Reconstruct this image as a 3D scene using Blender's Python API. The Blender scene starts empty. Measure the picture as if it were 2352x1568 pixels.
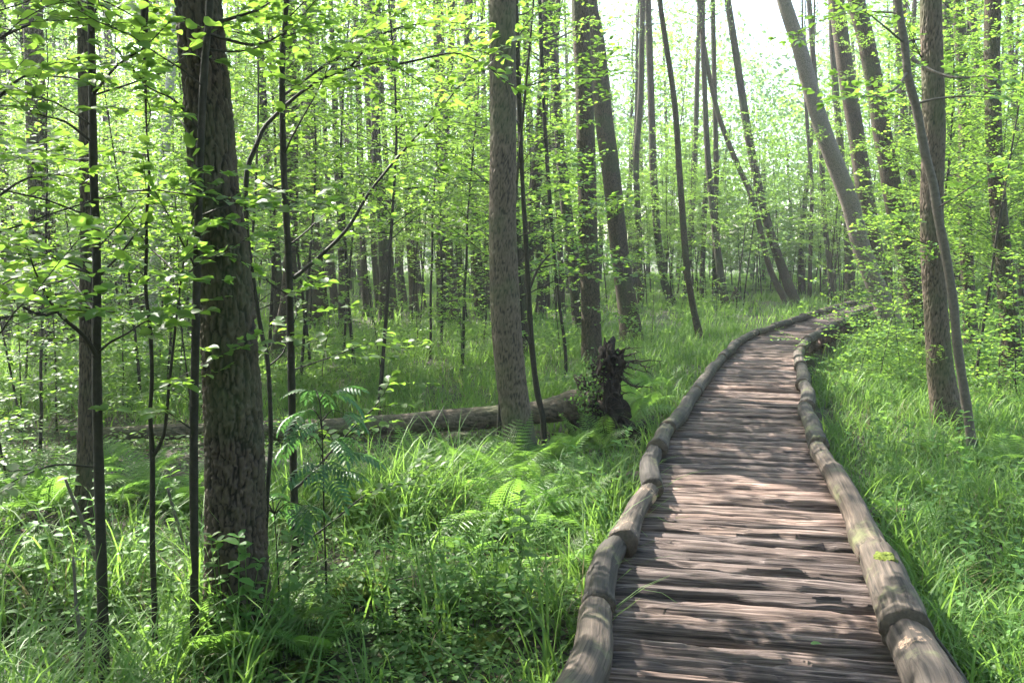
import bpy, math, random
import numpy as np
from mathutils import Vector, Matrix, noise

random.seed(11); R = np.random.default_rng(11)
SC = bpy.context.scene
COL = SC.collection

# ------------------------------------------------------------------ camera, world, sun, exposure
W_, H_, F_ = 2352.0, 1568.0, 1960.0          # pixel frame in which the photograph was measured
CX, CY = 1176.0, 784.0
PITCH = math.atan(204.0 / F_)
CAMH = 2.0
cam = bpy.data.cameras.new('camera'); camo = bpy.data.objects.new('camera', cam); COL.objects.link(camo)
cam.sensor_width = 22.2; cam.lens = 22.2 * F_ / W_
cam.clip_start = 0.05; cam.clip_end = 2000
camo.location = (0, 0, CAMH); camo.rotation_euler = (math.pi / 2 - PITCH, 0, 0)
SC.camera = camo

SUN_AZ, SUN_EL = math.radians(-49), math.radians(45)     # azimuth from +Y towards +X
wd = bpy.data.worlds.new('World'); SC.world = wd; wd.use_nodes = True
nt = wd.node_tree; bg = nt.nodes['Background']
sky = nt.nodes.new('ShaderNodeTexSky'); sky.sky_type = 'NISHITA'; sky.sun_disc = False
sky.sun_elevation = SUN_EL; sky.sun_rotation = SUN_AZ % (2 * math.pi); sky.dust_density = 2.0; sky.air_density = 1.0
nt.links.new(sky.outputs[0], bg.inputs[0]); bg.inputs[1].default_value = 0.15
sd = bpy.data.lights.new('sun', 'SUN'); so = bpy.data.objects.new('sun', sd); COL.objects.link(so)
sd.energy = 5.0; sd.angle = math.radians(0.5); sd.color = (1.0, 0.95, 0.86)
sv = Vector((math.sin(SUN_AZ) * math.cos(SUN_EL), math.cos(SUN_AZ) * math.cos(SUN_EL), math.sin(SUN_EL)))
so.rotation_euler = sv.to_track_quat('Z', 'Y').to_euler(); so.location = (0, 0, 40)
SC.view_settings.view_transform = 'Standard'; SC.view_settings.look = 'None'
SC.view_settings.exposure = 2.5; SC.view_settings.gamma = 1
SC.render.engine = 'CYCLES'
cy = SC.cycles
cy.max_bounces = 7; cy.diffuse_bounces = 4; cy.glossy_bounces = 2; cy.transmission_bounces = 5; cy.transparent_max_bounces = 4
cy.use_adaptive_sampling = True; cy.adaptive_threshold = 0.015
SC.render.filter_size = 1.0; cy.use_denoising = True; cy.denoiser = 'OPENIMAGEDENOISE'
cy.caustics_reflective = False; cy.caustics_refractive = False; cy.sample_clamp_indirect = 6

# ------------------------------------------------------------------ measuring helpers
cp, sp = math.cos(PITCH), math.sin(PITCH)
def ray(px, py):
    u = (px - CX) / F_; v = (CY - py) / F_
    return np.array([u, cp + v * sp, -sp + v * cp])
def ground_at(px, py, z=0.0):
    d = ray(px, py); t = (z - CAMH) / d[2]
    return np.array([0, 0, CAMH]) + d * t
def at_y(px, py, Y):
    d = ray(px, py); return np.array([0, 0, CAMH]) + d * (Y / d[1])

def nz(x, y, z=0.0): return noise.noise(Vector((x, y, z)))

PUD = ground_at(5, 1490)
def gh(x, y):
    h = 0.07 * nz(x * .45, y * .45, 3.1) + 0.045 * nz(x * 1.4, y * 1.4, 7.7)
    h += 0.9 * max(0.0, (math.hypot(x, y - 8) - 60) / 60.0) ** 1.2
    d = math.hypot((x - PUD[0]) / 1.1, (y - PUD[1]) / .6)
    h -= 0.26 * math.exp(-d * d)
    d = math.hypot((x + 1.6) / 2.2, (y - 11.2) / 1.1)
    h -= 0.13 * math.exp(-d * d)
    for mx, my, mr, mh in MOUNDS:
        d = math.hypot(x - mx, y - my) / mr
        if d < 3: h += mh * math.exp(-d * d)
    return h
MOUNDS = []
for px, py, r, h in ((845, 1430, .28, .20), (1140, 1400, .35, .12), (1215, 1100, .5, .12), (540, 1500, .5, .08),
                     (190, 1265, .4, .12), (2180, 1000, .6, .14), (80, 1250, .45, .2), (1080, 1480, .3, .08)):
    g = ground_at(px, py); MOUNDS.append((g[0], g[1], r, h))

# ------------------------------------------------------------------ mesh helpers
def link(o, parent=None):
    COL.objects.link(o)
    if parent is not None: o.parent = parent
    return o

class MB:
    """collects vertices and faces (any polygon size) with a material index, then links them as one mesh"""
    def __init__(s): s.v = []; s.f = []; s.n = 0; s.att = {}
    def add(s, V, faces, mi=0):
        V = np.asarray(V, dtype=np.float64).reshape(-1, 3)
        for f in (faces if isinstance(faces, list) else [faces]):
            if len(f): s.f.append((np.asarray(f, dtype=np.int64) + s.n, mi))
        s.v.append(V); s.n += len(V)
    def mesh(s, name, mats, smooth=True):
        me = bpy.data.meshes.new(name)
        if not isinstance(mats, (list, tuple)): mats = [mats]
        V = np.concatenate(s.v) if s.v else np.zeros((0, 3))
        me.vertices.add(len(V)); me.vertices.foreach_set('co', V.astype(np.float32).ravel())
        lv = np.concatenate([f.ravel() for f, _ in s.f]); tot = np.concatenate([np.full(len(f), f.shape[1]) for f, _ in s.f])
        mi = np.concatenate([np.full(len(f), m) for f, m in s.f])
        me.loops.add(len(lv)); me.loops.foreach_set('vertex_index', lv.astype(np.int32))
        st = np.concatenate([[0], np.cumsum(tot)[:-1]])
        me.polygons.add(len(tot)); me.polygons.foreach_set('loop_start', st.astype(np.int32))
        me.polygons.foreach_set('material_index', mi.astype(np.int32))
        me.polygons.foreach_set('use_smooth', np.full(len(tot), smooth))
        for m in mats: me.materials.append(m)
        for k, a in s.att.items():
            a = np.asarray(a, dtype=np.float32)
            if a.ndim == 2: me.attributes.new(k, 'FLOAT_VECTOR', 'POINT').data.foreach_set('vector', a.ravel())
            else: me.attributes.new(k, 'FLOAT', 'POINT').data.foreach_set('value', a)
        me.update(calc_edges=True)
        return me
    def build(s, name, mats, parent=None, smooth=True):
        return link(bpy.data.objects.new(name, s.mesh(name, mats, smooth)), parent)

def frames(P):
    P = np.asarray(P, float); n = len(P)
    T = np.gradient(P, axis=0); T /= np.linalg.norm(T, axis=1)[:, None] + 1e-12
    a = np.array([1.0, 0, 0]) if abs(T[0][0]) < .8 else np.array([0, 1.0, 0])
    A = np.zeros_like(P); B = np.zeros_like(P)
    for i in range(n):
        a = a - T[i] * np.dot(a, T[i]); a /= np.linalg.norm(a) + 1e-12
        A[i] = a; B[i] = np.cross(T[i], a)
    return T, A, B

def tube(P, r, seg=6, cap=True, disp=None):
    P = np.asarray(P, float); n = len(P); r = np.broadcast_to(np.asarray(r, float), (n,))
    T, A, B = frames(P)
    th = np.arange(seg) * 2 * math.pi / seg
    rr = r[:, None] * np.ones((1, seg))
    if disp is not None: rr = rr + disp(P, th, A, B, r)
    V = P[:, None, :] + rr[..., None] * (np.cos(th)[None, :, None] * A[:, None, :] + np.sin(th)[None, :, None] * B[:, None, :])
    V = V.reshape(-1, 3)
    i = np.arange(n - 1)[:, None] * seg; j = np.arange(seg)[None, :]; k = (np.arange(seg) + 1) % seg
    Q = np.stack([i + j, i + k[None, :], i + seg + k[None, :], i + seg + j], -1).reshape(-1, 4)
    fs = [Q]
    if cap:
        V = np.concatenate([V, P[:1], P[-1:]]); c0 = n * seg; c1 = c0 + 1; b = (n - 1) * seg
        fs.append(np.array([[c0, (q + 1) % seg, q] for q in range(seg)] + [[c1, b + q, b + (q + 1) % seg] for q in range(seg)]))
    return V, fs

def spline(P, n):
    """smooth resampling of a polyline (Catmull-Rom) to n points; works on any number of columns"""
    P = np.asarray(P, float)
    if len(P) < 3:
        t = np.linspace(0, 1, n)[:, None]; return P[0] * (1 - t) + P[-1] * t
    Q = np.concatenate([[2 * P[0] - P[1]], P, [2 * P[-1] - P[-2]]])
    d = np.concatenate([[0], np.cumsum(np.linalg.norm(np.diff(P[:, :3], axis=0), axis=1))])
    s = np.linspace(0, d[-1], n); out = []
    for v in s:
        i = min(np.searchsorted(d, v, side='right') - 1, len(P) - 2); t = (v - d[i]) / (d[i + 1] - d[i] + 1e-12)
        a, b, c, e = Q[i], Q[i + 1], Q[i + 2], Q[i + 3]
        out.append(.5 * ((2 * b) + (c - a) * t + (2 * a - 5 * b + 4 * c - e) * t * t + (3 * b - a - 3 * c + e) * t ** 3))
    return np.array(out)

# leaf shapes: x across, y along, z along the normal
LEAF_HI = (np.array([(0, 0, 0), (0, .35, -.03), (0, .7, -.05), (0, 1, -.16), (-.30, .12, .03), (-.5, .45, .07), (-.34, .8, 0), (.30, .12, .03), (.5, .45, .07), (.34, .8, 0)], float),
           [np.array([(0, 1, 5, 4), (1, 2, 6, 5), (0, 7, 8, 1), (1, 8, 9, 2)]), np.array([(2, 3, 6), (2, 9, 3)])])
LEAF_MID = (np.array([(0, 0, 0), (0, 1, -.1), (-.42, .3, .06), (-.42, .68, .03), (.42, .3, .06), (.42, .68, .03)], float),
            [np.array([(0, 1, 3, 2), (0, 4, 5, 1)])])
LEAF_LO = (np.array([(0, 0, 0), (0, 1, 0), (-.5, .5, .08), (.5, .5, .08)], float), [np.array([(0, 1, 2), (0, 3, 1)])])

def unit(a): return a / (np.linalg.norm(a, axis=-1, keepdims=True) + 1e-9)
def leaves(mb, P, D, N, L, ratio=.7, tpl=LEAF_MID, mi=0):
    P = np.asarray(P, float); n = len(P)
    if n == 0: return
    D = unit(np.asarray(D, float)); N = np.asarray(N, float)
    N = unit(N - D * (N * D).sum(-1, keepdims=True)); S = np.cross(D, N)
    L = np.broadcast_to(np.asarray(L, float), (n,)); Wd = L * ratio
    t, fs = tpl; k = len(t)
    V = P[:, None] + S[:, None] * (t[None, :, 0:1] * Wd[:, None, None]) + D[:, None] * (t[None, :, 1:2] * L[:, None, None]) + N[:, None] * (t[None, :, 2:3] * L[:, None, None])
    off = np.arange(n)[:, None, None] * k
    mb.add(V.reshape(-1, 3), [(f[None] + off).reshape(-1, f.shape[1]) for f in fs], mi)

def tag(o, label=None, cat=None, group=None, kind=None):
    if label: o['label'] = label
    if cat: o['category'] = cat
    if group: o['group'] = group
    if kind: o['kind'] = kind
    return o
def thing(name, label, cat, loc=(0, 0, 0), rz=0, group=None, sc=1.0):
    o = bpy.data.objects.new(name, None); COL.objects.link(o); o.empty_display_size = .1
    o.location = tuple(float(v) for v in loc); o.rotation_euler = (0, 0, rz); o.scale = (sc,) * 3
    return tag(o, label, cat, group)
def child(name, me, parent, loc=(0, 0, 0), rot=(0, 0, 0), sc=(1, 1, 1)):
    o = bpy.data.objects.new(name, me); link(o, parent); o.location = loc; o.rotation_euler = rot; o.scale = sc
    return o

# ------------------------------------------------------------------ materials
def mat(name):
    m = bpy.data.materials.new(name); m.use_nodes = True; t = m.node_tree
    for n in list(t.nodes): t.nodes.remove(n)
    out = t.nodes.new('ShaderNodeOutputMaterial')
    return m, t, out
def N_(t, typ, **kw):
    n = t.nodes.new(typ)
    for k, v in kw.items():
        if k in n.inputs: n.inputs[k].default_value = v
        else: setattr(n, k, v)
    return n
def ramp(t, fac, stops):
    r = t.nodes.new('ShaderNodeValToRGB'); e = r.color_ramp.elements
    while len(e) < len(stops): e.new(.5)
    for i, (p, c) in enumerate(stops): e[i].position = p; e[i].color = (*c, 1)
    t.links.new(fac, r.inputs[0]); return r
def coords(t, scale):
    tc = t.nodes.new('ShaderNodeTexCoord'); mp = t.nodes.new('ShaderNodeMapping'); mp.inputs['Scale'].default_value = scale
    t.links.new(tc.outputs['Object'], mp.inputs[0]); return mp.outputs[0]
def mixc(t, f, a, b, typ='MIX'):
    m = t.nodes.new('ShaderNodeMix'); m.data_type = 'RGBA'; m.blend_type = typ
    for sock, v in ((m.inputs[0], f), (m.inputs[6], a), (m.inputs[7], b)):
        if hasattr(v, 'links'): t.links.new(v, sock)
        else: sock.default_value = v if isinstance(v, float) else (*v, 1)
    return m.outputs[2]

def leaf_mat(name, dark, light, trans, tmix=.5, rough=.42, spec=.5):
    m, t, out = mat(name)
    g = t.nodes.new('ShaderNodeNewGeometry'); oi = t.nodes.new('ShaderNodeObjectInfo')
    r = ramp(t, g.outputs['Random Per Island'], [(0, dark), (.6, tuple((a + b) / 2 for a, b in zip(dark, light))), (1, light)])
    hs = t.nodes.new('ShaderNodeHueSaturation')
    ma = t.nodes.new('ShaderNodeMapRange'); ma.inputs['To Min'].default_value = .8; ma.inputs['To Max'].default_value = 1.2
    t.links.new(oi.outputs['Random'], ma.inputs[0]); t.links.new(ma.outputs[0], hs.inputs['Value'])
    mh = t.nodes.new('ShaderNodeMapRange'); mh.inputs['To Min'].default_value = .485; mh.inputs['To Max'].default_value = .515
    t.links.new(oi.outputs['Random'], mh.inputs[0]); t.links.new(mh.outputs[0], hs.inputs['Hue'])
    t.links.new(r.outputs[0], hs.inputs['Color'])
    p = N_(t, 'ShaderNodeBsdfPrincipled', Roughness=rough); p.inputs['Specular IOR Level'].default_value = spec
    t.links.new(hs.outputs[0], p.inputs['Base Color'])
    tr = t.nodes.new('ShaderNodeBsdfTranslucent')
    tcol = mixc(t, .75, hs.outputs[0], trans)
    t.links.new(tcol, tr.inputs[0])
    mx = t.nodes.new('ShaderNodeMixShader'); mx.inputs[0].default_value = tmix
    t.links.new(p.outputs[0], mx.inputs[1]); t.links.new(tr.outputs[0], mx.inputs[2]); t.links.new(mx.outputs[0], out.inputs[0])
    return m

def bark_mat(name, plate, crack, scale=17, stretch=.36, bump=.6, attr=None, tint=(.06, .09, .03)):
    m, t, out = mat(name)
    c = coords(t, (1, 1, stretch))
    nd = N_(t, 'ShaderNodeTexNoise', Scale=9.0, Detail=3.0); t.links.new(c, nd.inputs[0])
    ad = t.nodes.new('ShaderNodeVectorMath'); ad.operation = 'MULTIPLY_ADD'; ad.inputs[1].default_value = (.09, .09, .09)
    t.links.new(nd.outputs['Color'], ad.inputs[0]); t.links.new(c, ad.inputs[2])
    vo = N_(t, 'ShaderNodeTexVoronoi', Scale=scale); vo.feature = 'DISTANCE_TO_EDGE'; t.links.new(ad.outputs[0], vo.inputs['Vector'])
    if attr:
        at = t.nodes.new('ShaderNodeAttribute'); at.attribute_name = attr; hgt = at.outputs['Fac']
    else:
        mr = t.nodes.new('ShaderNodeMapRange'); mr.inputs['From Max'].default_value = .16; t.links.new(vo.outputs[0], mr.inputs[0]); hgt = mr.outputs[0]
    fine = N_(t, 'ShaderNodeTexNoise', Scale=70.0, Detail=5.0); t.links.new(c, fine.inputs[0])
    big = N_(t, 'ShaderNodeTexNoise', Scale=2.2, Detail=4.0); tc = t.nodes.new('ShaderNodeTexCoord'); t.links.new(tc.outputs['Object'], big.inputs[0])
    col = ramp(t, hgt, [(0, crack), (.45, tuple(a * .7 + b * .3 for a, b in zip(plate, crack))), (1, plate)]).outputs[0]
    fr = ramp(t, fine.outputs[0], [(.3, (.6, .6, .6)), (.7, (1.25, 1.22, 1.18))]).outputs[0]
    col = mixc(t, .8, col, fr, 'MULTIPLY')
    bfr = ramp(t, big.outputs[0], [(.45, (0, 0, 0)), (.72, (.55, .55, .55))]).outputs[0]
    col = mixc(t, bfr, col, tint)
    p = N_(t, 'ShaderNodeBsdfPrincipled', Roughness=.85); p.inputs['Specular IOR Level'].default_value = .25
    t.links.new(col, p.inputs['Base Color'])
    sm = t.nodes.new('ShaderNodeMath'); sm.operation = 'MULTIPLY_ADD'; sm.inputs[1].default_value = .35
    t.links.new(fine.outputs[0], sm.inputs[0]); t.links.new(hgt, sm.inputs[2])
    b = N_(t, 'ShaderNodeBump', Strength=bump, Distance=.009); t.links.new(sm.outputs[0], b.inputs['Height']); t.links.new(b.outputs[0], p.inputs['Normal'])
    t.links.new(p.outputs[0], out.inputs[0]); return m

OBJ_COORDS = coords
def wood_mat(name, stops, scale=(3, 40, 40), bump=.5, patch=None, moss=None, rough=.8, crack=.4, grain=False):
    def coords(t, sc_):
        if not grain: return OBJ_COORDS(t, sc_)
        a_ = t.nodes.new('ShaderNodeAttribute'); a_.attribute_name = 'grain'; mp = t.nodes.new('ShaderNodeMapping'); mp.inputs['Scale'].default_value = sc_
        t.links.new(a_.outputs['Vector'], mp.inputs[0]); return mp.outputs[0]
    m, t, out = mat(name)
    c = coords(t, scale)
    n1 = N_(t, 'ShaderNodeTexNoise', Scale=1.0, Detail=6.0, Roughness=.65, Distortion=.12); t.links.new(c, n1.inputs[0])
    n3 = N_(t, 'ShaderNodeTexNoise', Scale=2.7, Detail=4.0); t.links.new(c, n3.inputs[0])
    c2 = coords(t, (1, 1, 1)); n2 = N_(t, 'ShaderNodeTexNoise', Scale=3.0, Detail=5.0, Roughness=.6); t.links.new(c2, n2.inputs[0])
    col = ramp(t, n1.outputs[0], stops).outputs[0]
    v = ramp(t, n2.outputs[0], [(.3, (.62, .6, .6)), (.7, (1.25, 1.2, 1.18))]).outputs[0]
    col = mixc(t, .85, col, v, 'MULTIPLY')
    ck = N_(t, 'ShaderNodeTexNoise', Scale=1.0, Detail=1.0, Roughness=.4); t.links.new(coords(t, tuple(.45 * v if v > 5 else .16 * v for v in scale)), ck.inputs[0])
    sb = t.nodes.new('ShaderNodeMath'); sb.operation = 'SUBTRACT'; sb.inputs[1].default_value = .5; t.links.new(ck.outputs[0], sb.inputs[0])
    ab = t.nodes.new('ShaderNodeMath'); ab.operation = 'ABSOLUTE'; t.links.new(sb.outputs[0], ab.inputs[0])
    col = mixc(t, 1.0, col, ramp(t, ab.outputs[0], [(0, (crack,) * 3), (.012, (1, 1, 1))]).outputs[0], 'MULTIPLY')
    oi = t.nodes.new('ShaderNodeObjectInfo'); ov = ramp(t, oi.outputs['Random'], [(0, (.56, .57, .60)), (.5, (.95, .91, .89)), (1, (1.3, 1.17, 1.10))]).outputs[0]
    col = mixc(t, 1.0, col, ov, 'MULTIPLY')
    if patch:
        pn = N_(t, 'ShaderNodeTexNoise', Scale=5.5, Detail=6.0, Roughness=.7); t.links.new(coords(t, (1, .6, 1)), pn.inputs[0])
        pf = ramp(t, pn.outputs[0], [(.56, (0, 0, 0)), (.62, (1, 1, 1))]).outputs[0]; col = mixc(t, pf, col, patch)
    if moss:
        mn = N_(t, 'ShaderNodeTexNoise', Scale=4.0, Detail=6.0, Roughness=.7); t.links.new(coords(t, (1.3, 1.1, 1)), mn.inputs[0])
        mf = ramp(t, mn.outputs[0], [(.55, (0, 0, 0)), (.7, (.7, .7, .7))]).outputs[0]; col = mixc(t, mf, col, moss)
    p = N_(t, 'ShaderNodeBsdfPrincipled', Roughness=rough); p.inputs['Specular IOR Level'].default_value = .3
    t.links.new(col, p.inputs['Base Color'])
    sm = t.nodes.new('ShaderNodeMath'); sm.operation = 'ADD'; t.links.new(n1.outputs[0], sm.inputs[0]); t.links.new(n3.outputs[0], sm.inputs[1])
    b = N_(t, 'ShaderNodeBump', Strength=bump, Distance=.0035); t.links.new(sm.outputs[0], b.inputs['Height']); t.links.new(b.outputs[0], p.inputs['Normal'])
    t.links.new(p.outputs[0], out.inputs[0]); return m

def plain_mat(name, a, b, scale=12, rough=.9, bump=.4):
    m, t, out = mat(name)
    n1 = N_(t, 'ShaderNodeTexNoise', Scale=float(scale), Detail=6.0, Roughness=.65); t.links.new(coords(t, (1, 1, 1)), n1.inputs[0])
    col = ramp(t, n1.outputs[0], [(.3, a), (.7, b)]).outputs[0]
    p = N_(t, 'ShaderNodeBsdfPrincipled', Roughness=rough); p.inputs['Specular IOR Level'].default_value = .25; t.links.new(col, p.inputs['Base Color'])
    bp = N_(t, 'ShaderNodeBump', Strength=bump, Distance=.03); t.links.new(n1.outputs[0], bp.inputs['Height']); t.links.new(bp.outputs[0], p.inputs['Normal'])
    t.links.new(p.outputs[0], out.inputs[0]); return m

M = {}
M['leaf'] = leaf_mat('leaf', (.045, .105, .03), (.10, .19, .05), (.32, .54, .06), .53, .45, .35)
M['crown'] = leaf_mat('crown_leaf', (.05, .11, .03), (.11, .195, .05), (.30, .53, .09), .55)
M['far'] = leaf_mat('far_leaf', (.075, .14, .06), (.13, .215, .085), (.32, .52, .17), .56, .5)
M['grass'] = leaf_mat('grass_blade', (.052, .115, .026), (.12, .20, .045), (.27, .47, .07), .45, .5, .25)
M['fern'] = leaf_mat('fern_leaf', (.065, .145, .03), (.12, .225, .045), (.27, .50, .07), .5)
M['rowan'] = leaf_mat('rowan_leaf', (.04, .105, .035), (.065, .15, .05), (.14, .34, .07), .35)
M['herb'] = leaf_mat('herb_leaf', (.055, .12, .03), (.10, .19, .045), (.24, .44, .07), .45, .5, .25)
M['bark_near'] = bark_mat('bark_near', (.088, .066, .048), (.007, .0055, .0045), attr='crack', bump=.35)
M['bark_fine'] = bark_mat('bark_fine', (.135, .104, .077), (.028, .022, .017), scale=34, stretch=.33, bump=.55, attr='crack')
M['bark'] = bark_mat('bark', (.085, .064, .046), (.022, .017, .012), scale=34, bump=.7)
M['bark_dark'] = bark_mat('bark_dark', (.06, .047, .036), (.02, .016, .013), scale=20, bump=.6)
M['bark_pale'] = bark_mat('bark_pale', (.20, .168, .138), (.085, .07, .057), scale=26, stretch=.8, bump=.35, tint=(.16, .15, .11))
M['birch'] = bark_mat('birch_bark', (.5, .48, .44), (.16, .14, .12), scale=12, stretch=2.0, bump=.3, tint=(.3, .3, .25))
M['twig'] = plain_mat('twig_bark', (.013, .012, .007), (.034, .030, .019), 30, .7, .3)
M['twig_grey'] = plain_mat('grey_twig_bark', (.07, .06, .05), (.145, .122, .10), 30, .75, .3)
M['wood'] = wood_mat('plank_wood', [(.34, (.014, .010, .008)), (.43, (.072, .054, .046)), (.53, (.155, .120, .103)), (.70, (.30, .245, .215))], (1.3, 80, 80), .8, crack=1.0, grain=True)
M['rail'] = wood_mat('rail_wood', [(.34, (.012, .010, .008)), (.44, (.042, .036, .029)), (.56, (.066, .056, .045)), (.72, (.13, .108, .087))], (46, 1.5, 46), .6, grain=True, moss=(.13, .14, .06))
M['rail_rot'] = wood_mat('rotten_rail_wood', [(.34, (.016, .013, .010)), (.44, (.05, .041, .033)), (.56, (.08, .066, .052)), (.72, (.15, .124, .10))], (46, 1.5, 46), .6, grain=True, patch=(.33, .225, .155), moss=(.10, .11, .05))
M['cut'] = plain_mat('cut_wood', (.045, .034, .026), (.12, .092, .07), 20)
M['beam'] = wood_mat('beam_wood', [(.25, (.05, .04, .03)), (.6, (.14, .11, .09)), (.8, (.2, .17, .13))], (4, 20, 20), .5, moss=(.10, .13, .02))
M['soil'] = plain_mat('root_soil', (.007, .005, .004), (.030, .021, .015), 26, .95, .5)
M['root'] = plain_mat('root_bark', (.02, .015, .012), (.075, .055, .042), 25, .9, .5)
M['moss'] = plain_mat('moss', (.05, .075, .012), (.16, .19, .03), 40, .95, .9)
M['litter'] = leaf_mat('dead_leaf', (.07, .045, .025), (.20, .14, .085), (.2, .13, .06), .2, .7, .2)
M['straw'] = leaf_mat('dead_blade', (.16, .13, .08), (.34, .29, .19), (.3, .25, .12), .3, .6, .3)

m, t, out = mat('forest_floor')
c = coords(t, (1, 1, 1))
a = N_(t, 'ShaderNodeTexNoise', Scale=1.3, Detail=8.0, Roughness=.7); t.links.new(c, a.inputs[0])
b = N_(t, 'ShaderNodeTexNoise', Scale=22.0, Detail=6.0, Roughness=.7); t.links.new(c, b.inputs[0])
lit = ramp(t, b.outputs[0], [(.3, (.014, .011, .008)), (.55, (.05, .038, .025)), (.75, (.11, .085, .055))]).outputs[0]
mos = ramp(t, b.outputs[0], [(.3, (.012, .022, .006)), (.7, (.06, .095, .02))]).outputs[0]
f = ramp(t, a.outputs[0], [(.42, (0, 0, 0)), (.6, (1, 1, 1))]).outputs[0]
col = mixc(t, f, lit, mos)
p = N_(t, 'ShaderNodeBsdfPrincipled', Roughness=.95); t.links.new(col, p.inputs['Base Color'])
bp = N_(t, 'ShaderNodeBump', Strength=.8, Distance=.04); t.links.new(b.outputs[0], bp.inputs['Height']); t.links.new(bp.outputs[0], p.inputs['Normal'])
t.links.new(p.outputs[0], out.inputs[0]); M['ground'] = m
m, t, out = mat('marsh_water')
p = N_(t, 'ShaderNodeBsdfPrincipled', Roughness=.04); p.inputs['Base Color'].default_value = (.012, .011, .007, 1); p.inputs['IOR'].default_value = 1.33
wn = N_(t, 'ShaderNodeTexNoise', Scale=6.0, Detail=3.0); bp = N_(t, 'ShaderNodeBump', Strength=.08, Distance=.02)
t.links.new(wn.outputs[0], bp.inputs['Height']); t.links.new(bp.outputs[0], p.inputs['Normal']); t.links.new(p.outputs[0], out.inputs[0]); M['water'] = m

# ------------------------------------------------------------------ ground and water
def axis(parts):
    return np.unique(np.concatenate([np.linspace(a, b, n) for a, b, n in parts]).round(4))
gx = axis([(-400, -60, 14), (-60, -14, 40), (-14, 14, 170), (14, 60, 40), (60, 400, 14)])
gy = axis([(-60, 0, 20), (0, 2.5, 6), (2.5, 14, 120), (14, 40, 90), (40, 90, 30), (90, 500, 18)])
XX, YY = np.meshgrid(gx, gy)
ZZ = np.array([gh(x, y) for x, y in zip(XX.ravel(), YY.ravel())])
nx, ny = len(gx), len(gy)
idx = np.arange(nx * ny).reshape(ny, nx)
mb = MB(); mb.add(np.stack([XX.ravel(), YY.ravel(), ZZ], 1), np.stack([idx[:-1, :-1], idx[:-1, 1:], idx[1:, 1:], idx[1:, :-1]], -1).reshape(-1, 4))
tag(mb.build('ground', M['ground']), kind='structure')
mb = MB(); mb.add([(-9, 2.6, -.105), (-.4, 2.6, -.105), (-.4, 14, -.105), (-9, 14, -.105)], np.array([[0, 1, 2, 3]]))
tag(mb.build('water', M['water']), kind='structure')

# ------------------------------------------------------------------ boardwalk
DECK = .40
Lpx = [(1270, 1700), (1318, 1568), (1352, 1480), (1380, 1395), (1402, 1330), (1428, 1250), (1466, 1190), (1502, 1130), (1508, 1070), (1513, 1020), (1560, 955), (1600, 900), (1640, 848), (1672, 808), (1705, 780), (1752, 760), (1802, 744), (1850, 728), (1902, 712), (1950, 699), (1990, 690), (2030, 683)]
Rpx = [(2200, 1740), (2118, 1568), (2075, 1455), (2042, 1360), (2005, 1280), (1968, 1195), (1925, 1120), (1892, 1065), (1872, 1010), (1850, 935), (1846, 885), (1840, 840), (1840, 806), (1866, 775), (1912, 752), (1960, 727), (2002, 707), (2040, 694)]
RZ = DECK + .06
Lw = spline([ground_at(x, y, RZ) for x, y in Lpx], 400); Rw = spline([ground_at(x, y, RZ) for x, y in Rpx], 400)
def arc(P): return np.concatenate([[0], np.cumsum(np.linalg.norm(np.diff(P, axis=0), axis=1))])
La, Ra = arc(Lw), arc(Rw)
def on(P, A, s): return np.array([np.interp(s, A, P[:, k]) for k in range(3)])
# centre line: pair the two edges by their share of length
tt = np.linspace(0, 1, 300)
Cw = np.array([(on(Lw, La, u * La[-1]) + on(Rw, Ra, u * Ra[-1])) / 2 for u in tt])
def edge_hit(P, c, n_, side):
    q = (P - c)[:, :2]; t_ = np.array([-n_[1], n_[0]]); along = q @ t_; out_ = q @ n_
    k = np.argmin(np.abs(along) + np.where(out_ * side > .1, 0, 5)); return P[k]
for _ in range(6):
    G = np.gradient(Cw, axis=0)[:, :2]; G = G / np.linalg.norm(G, axis=1)[:, None]; NEW = []; WD = []
    for c, g_ in zip(Cw, G):
        n_ = np.array([g_[1], -g_[0]]); l_, r_ = edge_hit(Lw, c, n_, -1), edge_hit(Rw, c, n_, 1); NEW.append((l_ + r_) / 2); WD.append(np.linalg.norm(l_ - r_))
    NEW = np.array(NEW); NEW[0], NEW[-1] = Cw[0], Cw[-1]
    Cw = spline(NEW[::15].tolist() + [NEW[-1]], 300)
Ca = arc(Cw); WD = np.convolve(np.pad(np.clip(WD, 1.0, 1.5), 12, 'edge'), np.ones(25) / 25, 'valid')
def deck_dist(x, y):
    return np.sqrt(((Cw[None, :, 0] - np.atleast_1d(x)[:, None]) ** 2 + (Cw[None, :, 1] - np.atleast_1d(y)[:, None]) ** 2).min(1))

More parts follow.
